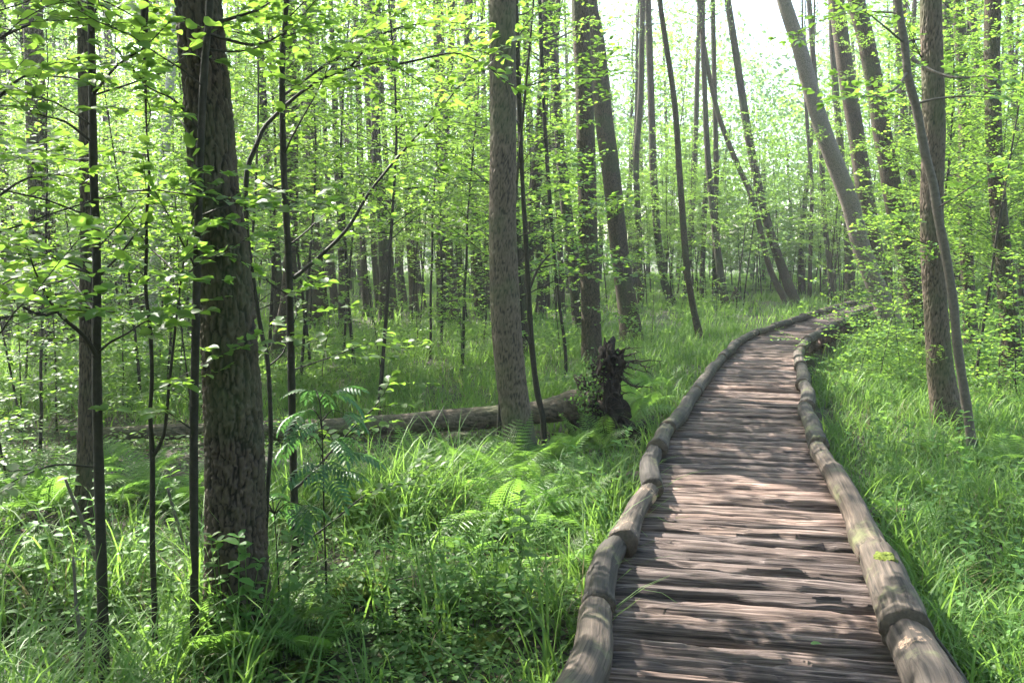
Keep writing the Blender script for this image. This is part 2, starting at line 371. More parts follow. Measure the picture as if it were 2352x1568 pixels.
walk = thing('boardwalk', 'weathered log boardwalk with rough plank deck and round rails winding through the wood', 'boardwalk', (0, 0, 0))
def plank(mb, c, ang, hl, w, seed, nu, nv, base):
    e = np.array([math.cos(ang), math.sin(ang)]); q = np.array([-e[1], e[0]])
    us = np.linspace(-hl - random.uniform(0, .05), hl + random.uniform(0, .05), nu); vs = np.linspace(-1, 1, nv)
    hgt = random.uniform(.09, .125); tilt = random.uniform(-.012, .012); tl2 = random.uniform(-.012, .012)
    V = []; G = []
    for u in us:
        off = .022 * nz(u * 1.6, seed, 1) + .012 * nz(u * 5, seed, 2)
        ww = w * (.40 + .07 * nz(u * 1.8, seed, 5) + .05 * nz(u * 6, seed, 6))
        for v in vs:
            furrow = nz(u * 1.3 + seed, v * 3.6 + .5 * nz(u * 1.7, seed, 8), seed * .37)
            fine = nz(u * 2.4 + seed, v * 12, seed * .7 + 4)
            knot = nz(u * 4, v * 1.1, seed * 1.3)
            z = hgt * math.sqrt(max(0, 1 - abs(v) ** 3.0)) - .026 * max(0, abs(furrow) < .15) * (1 - abs(furrow) / .15) - .012 * fine + .012 * max(0, knot - .3)
            z += tilt * v + tl2 * u / hl
            y = v * ww + off
            V.append((c[0] + e[0] * u + q[0] * y, c[1] + e[1] * u + q[1] * y, base + z)); G.append((u + seed, y - off + seed * 1.7, z + seed))
        V.append((c[0] + e[0] * u + q[0] * (ww * .8 + off), c[1] + e[1] * u + q[1] * (ww * .8 + off), base - .11))
        V.append((c[0] + e[0] * u - q[0] * (ww * .8 - off), c[1] + e[1] * u - q[1] * (ww * .8 - off), base - .11))
    k = nv + 2
    i = np.arange(nu - 1)[:, None] * k; j = np.arange(k)[None, :]; jn = (np.arange(k) + 1) % k
    Q = np.stack([i + j, i + jn[None], i + k + jn[None], i + k + j], -1).reshape(-1, 4)
    n0 = len(V); GV = np.zeros((n0 + 2, 3)); GV[:n0].reshape(nu, k, 3)[:, :nv] = np.array(G).reshape(nu, nv, 3); GV[:n0].reshape(nu, k, 3)[:, nv:] = np.array(G).reshape(nu, nv, 3)[:, -2:]; GV[n0:] = seed
    mb.att['grain'] = np.concatenate([mb.att['grain'], GV]) if 'grain' in mb.att else GV
    V.append((c[0] - e[0] * hl, c[1] - e[1] * hl, base - .04)); V.append((c[0] + e[0] * hl, c[1] + e[1] * hl, base - .04))
    b = (nu - 1) * k
    T = np.array([[n0, (a + 1) % k, a] for a in range(k)] + [[n0 + 1, b + a, b + (a + 1) % k] for a in range(k)])
    mb.add(V, [Q[:, ::-1], T])
s = 0.0; count = 0; rest = MB(); npl = 0
while s < Ca[-1] - .1:
    c = on(Cw, Ca, s); g = on(Cw, Ca, min(s + .3, Ca[-1])) - on(Cw, Ca, max(s - .3, 0)); ta = math.atan2(g[1], g[0]) - math.pi / 2
    step = random.choice([.12, .145, .16, .17, .18, .20]) * random.uniform(.92, 1.08)
    if c[1] > 2.4:
        wdt = float(np.interp(s, Ca, WD))
        ang = .7 * ta + random.uniform(-.018, .018)
        near = c[1] < 9
        tgt = MB() if count < 100 else rest
        plank(tgt, c, ang, wdt / 2 / max(.8, math.cos(.3 * ta)) + .03, step, 13.7 * npl % 97 + .31 * npl, 80 if c[1] < 6 else (46 if near else 24), 17 if c[1] < 6 else (11 if near else 7), DECK - .105 + random.uniform(-.012, .012))
        if count < 100: tgt.build('plank', M['wood'], walk)
        count += 1; npl += 1
    s += step
if rest.n: tag(rest.build('plank', M['wood'], walk), kind='stuff')

def log_seg(P, A, s0, s1, r0, r1, material, seg=22, sag=0.0, seed=0.0, over=.06):
    n = max(10, int((s1 - s0) / .03))
    ss = np.linspace(s0 - over, s1, n); Q = np.array([on(P, A, v) for v in ss]); f_ = np.linspace(0, 1, n)[:, None]
    Q = .4 * Q + .6 * (Q[0] * (1 - f_) + Q[-1] * f_)
    rr = np.linspace(r0, r1, n) * np.array([1 + .11 * nz(v * 1.6, seed, 0) + .06 * nz(v * 6, seed, 4) + .16 * max(0, nz(v * 3.1, seed, 7) - .32) for v in ss])
    rr[:3] *= [1.0, 1.03, 1.03]; rr[-3:] *= [.96, .93, .86]
    lx, bend = random.uniform(-.012, .012), random.uniform(-.035, .035)
    for i, v in enumerate(ss):
        Q[i, 0] += .03 * nz(v * 1.3, seed, 9) + lx + bend * math.sin(math.pi * i / (n - 1)) ; Q[i, 2] = DECK + rr[i] * .78 + .02 + sag * (1 - 2 * abs(i / (n - 1) - .5)) + .012 * nz(v * 2, seed, 3)
    def dp(P_, th, A_, B_, r):
        return np.array([[.09 * r[i] * nz(math.cos(a) * 1.6 + seed, math.sin(a) * 1.6, ss[i] * 2.4) + .07 * r[i] * nz(math.cos(a) * 4 + seed, math.sin(a) * 4, ss[i] * 2.2) - .10 * r[i] * max(0, .10 - abs(nz(math.cos(a) * 3 + seed, math.sin(a) * 3 + 5, ss[i] * 1.1))) * 10 * (1 if seed % 3 > .8 else .4) for a in th] for i in range(len(r))])
    mb = MB(); V, fs = tube(Q, rr, seg, True, dp); mb.add(V, fs[0], 0); mb.f.append((fs[1], 1))
    T_, A_, B_ = frames(Q); W_2 = V[:-2].reshape(n, seg, 3) - Q[:, None]
    GV = np.stack([(W_2 * A_[:, None]).sum(-1) + seed, np.repeat(ss[:, None], seg, 1) + seed * 2, (W_2 * B_[:, None]).sum(-1)], -1).reshape(-1, 3)
    mb.att['grain'] = np.concatenate([GV, GV[:1], GV[-1:]])
    return mb.build('rail_log', [material, M['cut']], walk)
def joints(P, A, pys, px_list, total, step):
    """arc positions of the joints seen in the photograph, then regular ones beyond"""
    out_ = [0.0]
    for px, py in px_list:
        g = ground_at(px, py, RZ); i = np.argmin(((P - g) ** 2).sum(1)); out_.append(A[i])
    while out_[-1] < total - 1: out_.append(out_[-1] + step * random.uniform(.9, 1.5))
    return out_
JL = joints(Lw, La, None, [(1378, 1395), (1430, 1248), (1504, 1125), (1512, 1038), (1540, 985), (1600, 900), (1660, 822)], La[-1], 1.5)
JR = joints(Rw, Ra, None, [(2078, 1458), (2002, 1278), (1878, 1030), (1850, 938), (1845, 886), (1840, 845), (1840, 806)], Ra[-1], 1.5)
for J, P, A, rad in ((JL, Lw, La, .070), (JR, Rw, Ra, .077)):
    for i in range(len(J) - 1):
        rot = (P is Lw and i == 2) or (P is Rw and i == 0) or (i > 4 and random.random() < .3)
        f = 1.2 if (P is Rw and i <= 1) else (1.15 if i == 0 else 1.0)
        a_, b_ = (rad * f * random.uniform(.98, 1.1), rad * f * random.uniform(.86, .98))
        o = log_seg(P, A, J[i], J[i + 1] - .012, a_, b_, M['rail_rot'] if rot else M['rail'], 40 if i < 4 else 16, random.uniform(0, .012), 7.3 * i + (3 if P is Lw else 0))
        if rot: o['label'] = 'rail log with flaking pinkish rotten wood'
# stringers, posts and the mossy cross beams that stick out on both sides
for off in (-.48, .48):
    Q = []
    for k in range(0, 300, 6):
        g = Cw[min(k + 1, 299)] - Cw[max(k - 1, 0)]; g /= np.linalg.norm(g[:2])
        Q.append((Cw[k][0] + g[1] * off, Cw[k][1] - g[0] * off, DECK - .17))
    mb = MB(); V, fs = tube(Q, .06, 8); mb.add(V, fs); mb.build('stringer', M['beam'], walk)
def beam(px, py, side, length, z=.16, r=.075):
    g = ground_at(px, py, z); i = int(np.argmin(((Cw[:, :2] - g[:2]) ** 2).sum(1))); c = Cw[i]
    a = np.array([c[0] - side * .5, g[1], z - .02]); b = np.array([c[0] + side * (.62 + length), g[1] + .05, z - .05])
    P = spline([a, (a + b) / 2 + np.array([0, .02, .01]), b], 18)
    mb = MB(); V, fs = tube(P, .075 * np.array([1 + .12 * nz(x[0] * 3, x[1], 2) for x in P]), 12); mb.add(V, fs); return mb.build('cross_beam', M['beam'], walk)
beam(1420, 1095, -1, .55); beam(2040, 1180, 1, .62)
for Yb in (5.2, 9.4, 11.2, 13.0, 15.0, 17.2, 19.5, 22):
    i = int(np.argmin(abs(Cw[:, 1] - Yb)))
    for sd_ in (-1, 1):
        g = Cw[min(i + 2, 299)] - Cw[max(i - 2, 0)]; g /= np.linalg.norm(g[:2]); b_ = Cw[i] + np.array([g[1], -g[0], 0]) * .5 * sd_
        mb = MB(); V, fs = tube([(b_[0], b_[1], -.25), (b_[0] + .01, b_[1], .1), (b_[0], b_[1], DECK - .12)], [.06, .065, .06], 8); mb.add(V, fs); mb.build('post', M['beam'], walk)
# moss cushion on the second rail log on the right
def blob(mb, c, r, n=14, jag=.25, seed=0., mi=0):
    u = np.linspace(0, 2 * math.pi, n, endpoint=False); v = np.linspace(0.0, math.pi, n // 2 + 1)
    V = []
    for b_ in v:
        for a_ in u:
            d = np.array([math.sin(b_) * math.cos(a_), math.sin(b_) * math.sin(a_), math.cos(b_)])
            k = 1 + jag * nz(d[0] * 2 + seed, d[1] * 2, d[2] * 2) + jag * .6 * nz(d[0] * 5 + seed, d[1] * 5, d[2] * 5)
            V.append(np.array(c) + d * np.array(r) * k)
    m_ = len(v); i = np.arange(m_ - 1)[:, None] * n; j = np.arange(n)[None]; jn = (np.arange(n) + 1) % n
    mb.add(V, np.stack([i + j, i + n + j, i + n + jn[None], i + jn[None]], -1).reshape(-1, 4), mi)
mb = MB(); c = at_y(2036, 1284, ground_at(2030, 1290, DECK + .16)[1]); blob(mb, c, (.045, .06, .025), 24, .5, 2.2); mb.build('moss_patch', M['moss'], walk)
# a single green leaf dropped on the deck, and a stick leaning on the rail
mb = MB(); c = ground_at(1862, 1478, DECK + .015); leaves(mb, [c], [(1, .2, .05)], [(0, 0, 1)], .05, .6, LEAF_HI)
tag(mb.build('leaf', M['leaf']), 'single fallen green leaf lying on a boardwalk plank', 'leaf')
mb = MB(); P = spline([at_y(2110, 1420, 3.62), at_y(2150, 1465, 3.45), at_y(2185, 1512, 3.3), at_y(2240, 1600, 3.05)], 14); V, fs = tube(P, np.linspace(.006, .011, 14), 6); mb.add(V, fs)
tag(mb.build('stick', M['twig']), 'thin dark stick leaning against the outer side of the thick rail log', 'stick')

# ------------------------------------------------------------------ crowns and understorey growth
def perp(d, rng):
    a = np.cross(d, rng.normal(size=3)); return a / (np.linalg.norm(a) + 1e-9)

def twig_leaves(acc, P, rng, L, gap, start=.15, tip=3, flat=.38):
    """alternate leaves along a twig polyline"""
    A = arc(P); n = max(1, int(A[-1] / gap)); T = P[-1] - P[0]; T /= np.linalg.norm(T) + 1e-9
    side = np.cross(T, (0, 0, 1.0)); side /= np.linalg.norm(side) + 1e-9
    for k in range(n):
        s_ = A[-1] * (start + (1 - start) * (k + rng.uniform(.2, .8)) / n); p_ = on(P, A, s_)
        sg = 1 if k % 2 else -1
        d = T * rng.uniform(.3, .9) + side * sg * rng.uniform(.6, 1.1) + np.array([0, 0, rng.uniform(-.35, .35)])
        acc.append((p_, d, (rng.normal(0, flat), rng.normal(0, flat), 1), L * rng.uniform(.6, 1.2)))
    for k in range(tip):
        d = T * rng.uniform(.5, 1) + side * rng.uniform(-1, 1) + np.array([0, 0, rng.uniform(-.3, .5)])
        acc.append((P[-1], d, (rng.normal(0, flat), rng.normal(0, flat), 1), L * rng.uniform(.5, 1.1)))

def branch_poly(p, az, elev, length, rng, n=7, curl=.25, droop=0.0):
    P = [np.array(p, float)]; e = elev; a = az
    for k in range(n - 1):
        e += rng.normal(0, .10) - curl / n - droop; a += rng.normal(0, .12)
        P.append(P[-1] + length / (n - 1) * np.array([math.cos(e) * math.cos(a), math.cos(e) * math.sin(a), math.sin(e)]))
    return np.array(P)

def dress(wood, acc, P, rng, r0, L, gap, twig_gap, twig_len, seg=4, add_tube=True, tip=3, inner=.25):
    """branch tube + side twigs with leaves"""
    A = arc(P); n = len(P)
    if add_tube: V, fs = tube(P, np.linspace(r0, r0 * .25, n), seg, False); wood.add(V, fs, 0)
    k = max(1, int(A[-1] / twig_gap))
    for q in range(k):
        s_ = A[-1] * (inner + (1 - inner) * (q + rng.uniform(.1, .9)) / k); p_ = on(P, A, s_); T = on(P, A, min(s_ + .1, A[-1])) - on(P, A, max(s_ - .1, 0))
        az = math.atan2(T[1], T[0]) + (1 if q % 2 else -1) * rng.uniform(.5, 1.2)
        tp = branch_poly(p_, az, rng.uniform(-.15, .5), twig_len * rng.uniform(.5, 1.2), rng, 4, .1)
        V, fs = tube(tp, np.linspace(max(.0016, r0 * .3), .001, 4), 3, False); wood.add(V, fs, 0)
        twig_leaves(acc, tp, rng, L, gap, .2, tip)
    twig_leaves(acc, P, rng, L, gap * 1.3, .45, tip)

def put_leaves(mb, acc, tpl, ratio=.72, mi=0):
    if acc: leaves(mb, np.array([a[0] for a in acc]), np.array([a[1] for a in acc]), np.array([a[2] for a in acc]), np.array([a[3] for a in acc]), ratio, tpl, mi)

def make_crown(seed, h, rad, nl, L):
    rng = np.random.default_rng(seed); mb = MB(); acc = []
    nb = 16
    stem = np.array([(0.12 * math.sin(z), .1 * math.cos(1.3 * z), z) for z in np.linspace(-.5, h * .95, 9)])
    V, fs = tube(stem, np.linspace(.075, .015, 9), 6, False); mb.add(V, fs, 0)
    SA = arc(stem)
    for b_ in range(nb):
        f = (b_ + rng.uniform(0, .9)) / nb; p_ = on(stem, SA, SA[-1] * (.05 + .9 * f))
        ln = rad * (1 - .55 * f) * rng.uniform(.6, 1.15)
        P = branch_poly(p_, b_ * 2.4 + rng.uniform(-.5, .5), rng.uniform(.25, .9), ln, rng, 6, .5)
        V, fs = tube(P, np.linspace(.028, .006, 6), 4, False); mb.add(V, fs, 0); A = arc(P)
        cl = 7
        for c_ in range(cl):
            q = on(P, A, A[-1] * (.3 + .7 * (c_ + rng.uniform(0, 1)) / cl)) + rng.normal(0, .18, 3)
            k = max(3, int(nl / (nb * cl) * rng.uniform(.3, 1.8))); off = rng.normal(0, 1, (k, 3)) * np.array([.34, .34, .16])
            for o in off: acc.append((q + o, rng.normal(0, 1, 3) * np.array([1, 1, .5]), (rng.normal(0, .45), rng.normal(0, .45), 1), L * rng.uniform(.7, 1.25)))
    put_leaves(mb, acc, LEAF_MID, .75, 1)
    return mb.mesh('crown', [M['bark_dark'], M['crown']])
CROWNS = [make_crown(40 + k, 7.5, 2.9, 1800, .095) for k in range(5)]

def make_young(seed, H, r0, nb, blen, L, gap, tpl, lean=.1, low=.12):
    rng = np.random.default_rng(seed); wood = MB(); acc = []
    n = 10; a = rng.uniform(0, 6.28); stem = [np.zeros(3)]; stem[0][2] = -.1
    for k in range(n):
        a += rng.normal(0, .5); stem.append(stem[-1] + (H + .1) / n * np.array([lean * math.cos(a), lean * math.sin(a), 1]))
    stem = np.array(stem); SA = arc(stem)
    V, fs = tube(stem, np.linspace(r0, .003, n + 1), 6, False); wood.add(V, fs)
    for b_ in range(nb):
        f = low + (1 - low) * (b_ + rng.uniform(0, .8)) / nb; p_ = on(stem, SA, SA[-1] * f)
        ln = blen * (1.05 - .7 * f) * rng.uniform(.6, 1.2)
        P = branch_poly(p_, b_ * 2.4 + rng.uniform(-.6, .6), rng.uniform(.2, .8), ln, rng, 6, .45)
        dress(wood, acc, P, rng, max(.003, r0 * .35 * (1 - f * .6)), L, gap, .12, .36, 3)
    twig_leaves(acc, stem[-3:], rng, L, gap, .1, 5)
    lf = MB(); put_leaves(lf, acc, tpl, .72)
    return wood.mesh('stem', M['twig']), lf.mesh('foliage', M['leaf'])
YOUNG = [make_young(100, 5.2, .022, 34, 1.6, .058, .04, LEAF_MID, .1, .25), make_young(101, 6.4, .028, 42, 1.8, .06, .042, LEAF_MID, .1, .32),
         make_young(102, 4.0, .016, 26, 1.4, .056, .04, LEAF_MID, .1, .2), make_young(103, 7.2, .032, 46, 2.0, .06, .042, LEAF_MID, .1, .35),
         make_young(104, 3.0, .012, 20, 1.1, .054, .038, LEAF_MID, .1, .12), make_young(105, 5.8, .024, 38, 1.7, .058, .04, LEAF_MID, .1, .3)]
SHRUB = [make_young(120, 1.3, .008, 12, .75, .05, .045, LEAF_MID, .15, .05), make_young(121, .9, .006, 10, .6, .048, .042, LEAF_MID, .2, .05), make_young(122, 1.7, .010, 14, .9, .052, .046, LEAF_MID, .12, .05)]

def make_shoot(seed):
    rng = np.random.default_rng(seed); wood = MB(); acc = []
    for q in range(3):
        P = branch_poly((0, 0, 0), rng.uniform(-.7, .7), rng.uniform(.1, .9), rng.uniform(.4, .8), rng, 6, .2); dress(wood, acc, P, rng, .005, .052, .04, .11, .2, 4)
    put_leaves(wood, acc, LEAF_MID, .72, 1); return wood.mesh('leafy_shoot', [M['twig'], M['leaf']])
SHOOTS = [make_shoot(700 + k) for k in range(4)]
# ------------------------------------------------------------------ trees measured from the photograph
def trunk_line(px, base, Y=None, H=15.0, drift=0.0):
    """px: (x, y, width) from the foot up, in photo pixels. Returns world points and radii, from below ground to the top."""
    if Y is None: Y = ground_at(*base)[1]
    P = []; r = []
    for i, (x, y, w) in enumerate(px):
        q = at_y(x, y, Y + drift * i / max(1, len(px) - 1)); d = np.linalg.norm(q - np.array([0, 0, CAMH]))
        P.append(q); r.append(w / 2 * Y / F_ * 1.0)
    P = np.array(P); g = gh(P[0][0], P[0][1])
    if P[0][2] > g + .02:
        k = (P[0] - P[1]) / (P[1][2] - P[0][2] + 1e-6) ; q = P[0] + k * (P[0][2] - g) * .6; q[2] = g; P = np.vstack([q, P]); r.insert(0, r[0] * 1.05)
    q = P[0].copy(); q[2] = g - .25; P = np.vstack([q, P]); r.insert(0, r[0] * 1.12)
    ntop = len(P)
    d = unit(P[-1] - P[-3 if len(P) > 3 else -2]); z = P[-1][2]
    if z < H:
        st = max(1.0, (H - z) / 5); 
        while z < H:
            d = unit(d * .8 + np.array([0, 0, .25])); P = np.vstack([P, P[-1] + d * st]); z = P[-1][2]
            r.append(max(.03, r[-1] * .86))
    return P, np.array(r), ntop

def tree(name, label, px, base=None, mat_='bark', H=15.0, Y=None, detail=0, crown=True, cat='tree', flare=1.0, drift=0.0, seed=0, cz=None, cs=1.0, group=None, shoots=0):
    P, r, nt_ = trunk_line(px, base, Y, H, drift)
    b = P[1].copy(); b[2] = gh(b[0], b[1])
    root = thing(name, label, cat, b, 0, group)
    n = 400 if detail == 3 else (240 if detail == 2 else 40)
    seg = 120 if detail == 3 else (84 if detail == 2 else 14)
    PR = spline(np.hstack([P, r[:, None]]), n); P2, r2 = PR[:, :3], np.maximum(PR[:, 3], .01)
    if detail >= 2:   # rings crowded into the part one can see
        zmax = CAMH + .36 * P[1][1]; k = P2[:, 2] < zmax; PR = np.vstack([spline(PR[k], n - 10), spline(PR[~k], 10)[1:]]) if (~k).sum() > 3 else PR; P2, r2 = PR[:, :3], PR[:, 3]
    hgt = P2[:, 2] - b[2]
    r2 = r2 * (1 + .35 * flare * np.exp(-np.maximum(hgt, 0) / .22))
    mb = MB(); crack = []
    def dp(Pc, th, A, B, rr):
        out_ = np.zeros((len(rr), len(th)))
        cw, chh = (.031, .135) if detail == 3 else (.018, .085)
        for i in range(len(rr)):
            for j, a in enumerate(th):
                x, y = math.cos(a) * rr[i], math.sin(a) * rr[i]
                z = hgt[i]
                low = .05 * rr[i] * nz(math.cos(a) * 1.2 + seed, math.sin(a) * 1.2, z * .7) + rr[i] * .10 * math.exp(-max(z, 0) / .3) * math.sin(a * 5 + seed)
                if detail >= 2:
                    wv = .34 * nz(x * 14 + seed, y * 14, z * 9) + .2 * nz(x * 40 + seed, y * 40, z * 30); w2 = .34 * nz(x * 22, y * 22 + seed, z * 16) + .2 * nz(x * 60, y * 60 + seed, z * 45)
                    dd = noise.voronoi(Vector((x / cw + wv, y / cw + w2 + seed, z / chh + w2)))[0]
                    e = min(1.0, (dd[1] - dd[0]) / (.24 if detail == 3 else .2)); e = e * e * (3 - 2 * e)
                    dd = noise.voronoi(Vector((x / cw * 1.3 + w2, y / cw * 1.3 + wv + seed, z / cw * 1.05 + wv)))[0]
                    e = min(e, .5 + .5 * min(1.0, (dd[1] - dd[0]) / .2)) * (.86 + .14 * nz(x * 30, y * 30, z * 30))
                    crack.append(e); low += (.018 if detail == 3 else .009) * (e - 1) + .0025 * nz(x * 60, y * 60, z * 45)
                out_[i, j] = low
        return out_
    V, fs = tube(P2, r2, seg, False, dp); mb.add(V, fs)
    if detail >= 2: mb.att['crack'] = crack
    o = mb.build('trunk', M[mat_], None); o.parent = root; o.matrix_parent_inverse = Matrix.Translation(-Vector(b))
    if crown:
        top = P[-1]; z0 = cz if cz is not None else max(b[2] + 6.0, H * .55)
        A = P[:, 2]; c_ = [np.interp(z0, A, P[:, k]) for k in range(2)]
        k = (H + 1.5 - z0) / 7.5
        child('crown', CROWNS[(seed * 7 + int(abs(b[0]) * 10)) % 5], root, (c_[0] - b[0], c_[1] - b[1], z0 - b[2]), (0, 0, R.uniform(0, 6.28)), (cs, cs, max(.6, k)))
    for q in range(shoots):
        z_ = b[2] + R.uniform(.5, CAMH + .28 * b[1] - .4); i = int(np.argmin(abs(P2[:, 2] - z_))); a = R.uniform(0, 6.28)
        child('leafy_shoot', SHOOTS[q % 4], root, tuple(P2[i] - b + np.array([math.cos(a), math.sin(a), 0]) * r2[i] * .8), (0, R.uniform(-.3, .3), a), (R.uniform(.6, 1.1),) * 3)
    TREES.append((b[0], b[1], r2[0]))
    return root
TREES = []

tree('thick_tree', 'thick trunk with deeply furrowed plated brown bark standing nearest of the big trees', [(545, 1490, 158), (543, 1400, 152), (540, 1200, 143), (537, 1000, 138), (528, 800, 132), (512, 600, 126), (492, 400, 112), (472, 180, 106), (455, 0, 103)], (545, 1500), 'bark_near', 17, detail=3, seed=1, flare=.7, cs=1.3)
tree('tree', 'rough dark trunk behind the slender sapling, left of the thick furrowed trunk', [(193, 1262, 44), (200, 1000, 42), (203, 750, 40), (204, 500, 38), (200, 250, 38), (194, 0, 36)], (193, 1265), 'bark_near', 14, detail=2, seed=2)
tree('centre_tree', 'straight grey-brown trunk in the middle with finely cracked bark and sunlit edge', [(1203, 1085, 78), (1190, 980, 72), (1172, 850, 71), (1160, 700, 70), (1154, 520, 64), (1156, 300, 61), (1155, 0, 60)], (1203, 1085), 'bark_fine', 17, detail=2, seed=3, flare=.5)
tree('tree', 'knobbly straight trunk rising behind the upturned root plate', [(1360, 846, 48), (1358, 748, 45), (1350, 500, 43), (1343, 250, 41), (1332, 0, 39)], (1360, 850), 'bark', 17, seed=4, flare=.4, shoots=8)
tree('tree', 'pale leaning trunk between the knobbly trunk and the clump of thin trunks', [(1452, 785, 52), (1449, 749, 50), (1426, 600, 42), (1404, 400, 42), (1384, 250, 40), (1372, 100, 34), (1357, 0, 26)], (1452, 790), 'bark', 17, seed=5, flare=.5, shoots=14)
thin = [
 ('thin dark straight trunk, leftmost of the clump beside the clearing', [(1471, 705, 14), (1468, 549, 14), (1461, 374, 14), (1471, 225, 13), (1476, 0, 12)], (1471, 706), 'bark_dark'),
 ('dark bowed trunk in the clump left of the bare slender pole tree', [(1546, 702, 20), (1526, 649, 18), (1511, 549, 17), (1501, 400, 17), (1497, 280, 16), (1488, 0, 15)], (1546, 704), 'bark_dark'),
 ('slender bare grey pole leaning left, its foot in the grass beside the boardwalk', [(1609, 782, 18), (1591, 700, 15), (1576, 599, 15), (1561, 400, 14), (1548, 225, 13), (1515, 0, 11)], (1609, 785), 'bark'),
 ('thin black trunk tilting right at the top, behind the bare grey pole', [(1574, 690, 14), (1582, 590, 13), (1589, 490, 13), (1597, 340, 12), (1602, 150, 11), (1607, 0, 10)], (1574, 692), 'bark_dark'),
 ('very thin wavy trunk between the two upright dark poles of the clump', [(1611, 693, 11), (1618, 500, 11), (1624, 350, 10), (1616, 150, 9), (1608, 0, 9)], (1611, 695), 'bark_dark'),
 ('upright straight dark pole at the right side of the thin clump', [(1642, 703, 13), (1642, 550, 12), (1645, 390, 12), (1641, 200, 11), (1637, 0, 11)], (1642, 704), 'bark_dark'),
 ('stout short-curved trunk leaning left just beside the upright dark pole', [(1667, 706, 20), (1651, 599, 17), (1628, 389, 14), (1618, 200, 12), (1612, 0, 11)], (1667, 708), 'bark_dark'),
 ('thin curved grey trunk leaning left, sharing its foot with a black one', [(1812, 706, 16), (1771, 624, 14), (1751, 549, 13), (1726, 450, 13), (1686, 360, 12), (1646, 250, 11), (1616, 100, 10), (1604, 0, 9)], (1812, 708), 'bark'),
 ('black trunk leaning strongly left against the bright clearing', [(1828, 704, 26), (1796, 614, 21), (1766, 524, 19), (1736, 400, 19), (1713, 275, 18), (1690, 120, 16), (1671, 0, 15)], (1828, 706), 'bark_dark'),
 ('thin trunk with crooked foot standing at the far bend of the boardwalk', [(1859, 687, 10), (1862, 560, 9), (1865, 424, 8), (1857, 324, 8), (1848, 200, 7)], (1859, 688), 'bark_dark'),
 ('dark slender trunk behind the pale leaning trunk at the far bend', [(1912, 695, 16), (1905, 600, 13), (1893, 500, 12), (1885, 324, 12), (1873, 200, 12), (1858, 0, 11)], (1912, 696), 'bark_dark'),
 ('short dark trunk wedged between the slender one and the pale leaning one', [(1950, 700, 20), (1950, 600, 18), (1946, 500, 17), (1930, 340, 15), (1915, 150, 14)], (1950, 702), 'bark_dark'),
]
for i, (lb, px, bs, mt) in enumerate(thin):
    tree('slender_tree', lb, px, bs, mt, 14 + (i % 3), seed=20 + i, cs=.55, cz=9.5 + (i % 3) * .6, flare=.6)
tree('leaning_tree', 'pale smooth trunk leaning left over the far bend of the boardwalk', [(2058, 768, 50), (2030, 699, 44), (1980, 574, 40), (1955, 474, 39), (1920, 380, 38), (1890, 300, 37), (1860, 200, 34), (1834, 100, 32), (1800, 0, 30)], (2058, 772), 'bark_pale', 17, seed=6, flare=.35, shoots=7)
tree('tree', 'greyish trunk just right of the pale leaning trunk, partly hidden by it', [(2045, 772, 42), (2015, 620, 38), (1998, 510, 37), (1980, 400, 36), (1965, 300, 35), (1943, 170, 34), (1930, 70, 33), (1920, 0, 33)], (2045, 752), 'bark', 17, seed=7, shoots=12)
tree('tree', 'rough leaning trunk between the greyish one and the broad upright trunk', [(2112, 790, 50), (2105, 724, 44), (2085, 600, 42), (2060, 500, 42), (2043, 400, 41), (2024, 290, 39), (2008, 190, 37), (1985, 75, 36), (1966, 0, 36)], (2112, 795), 'bark', 17, seed=8, flare=.4, shoots=18)
tree('broad_tree', 'broad upright trunk with flaking bark and wide foot right of the boardwalk', [(2180, 998, 78), (2172, 940, 66), (2159, 850, 59), (2151, 737, 53), (2143, 600, 51), (2140, 450, 50), (2145, 300, 49), (2142, 150, 47), (2138, 0, 46)], (2180, 1000), 'bark_fine', 17, detail=2, seed=9, flare=.25, shoots=16)
tree('tree', 'straight brown trunk in shade behind the curvy pole', [(2232, 815, 34), (2228, 740, 30), (2221, 600, 28), (2214, 450, 28), (2217, 300, 27), (2210, 150, 26), (2200, 0, 25)], (2232, 820), 'bark', 16, seed=10, shoots=12)
tree('tree', 'dark trunk curving right above the shaded straight brown trunk', [(2222, 745, 20), (2228, 500, 19), (2236, 380, 19), (2247, 200, 18), (2240, 90, 18), (2228, 0, 17)], (2222, 750), 'bark_dark', 15, seed=11)
tree('tree', 'stout grey trunk standing nearest the picture edge, its dark foot among low shrubs', [(2325, 888, 50), (2318, 724, 40), (2305, 600, 38), (2295, 500, 36), (2284, 340, 34), (2280, 200, 33), (2278, 100, 33), (2281, 0, 34)], (2325, 892), 'bark', 17, seed=12, shoots=16)
tree('tree', 'thin trunk at the very edge of the picture right of the stout grey trunk', [(2348, 720, 15), (2344, 424, 14), (2333, 290, 14), (2324, 140, 13), (2316, 0, 13)], (2348, 725), 'bark_dark', 14, seed=13)
tree('tree', 'dark trunk half hidden behind the broad upright flaking trunk', [(2196, 730, 24), (2190, 500, 22), (2185, 350, 22), (2180, 200, 21), (2174, 0, 20)], (2196, 735), 'bark_dark', 15, seed=14, shoots=8)
tree('tree', 'slim trunk leaning left between the rough leaning trunk and the broad one', [(2125, 722, 18), (2105, 480, 16), (2085, 340, 16), (2072, 200, 15), (2058, 0, 14)], (2125, 726), 'bark_dark', 15, seed=15, shoots=8)
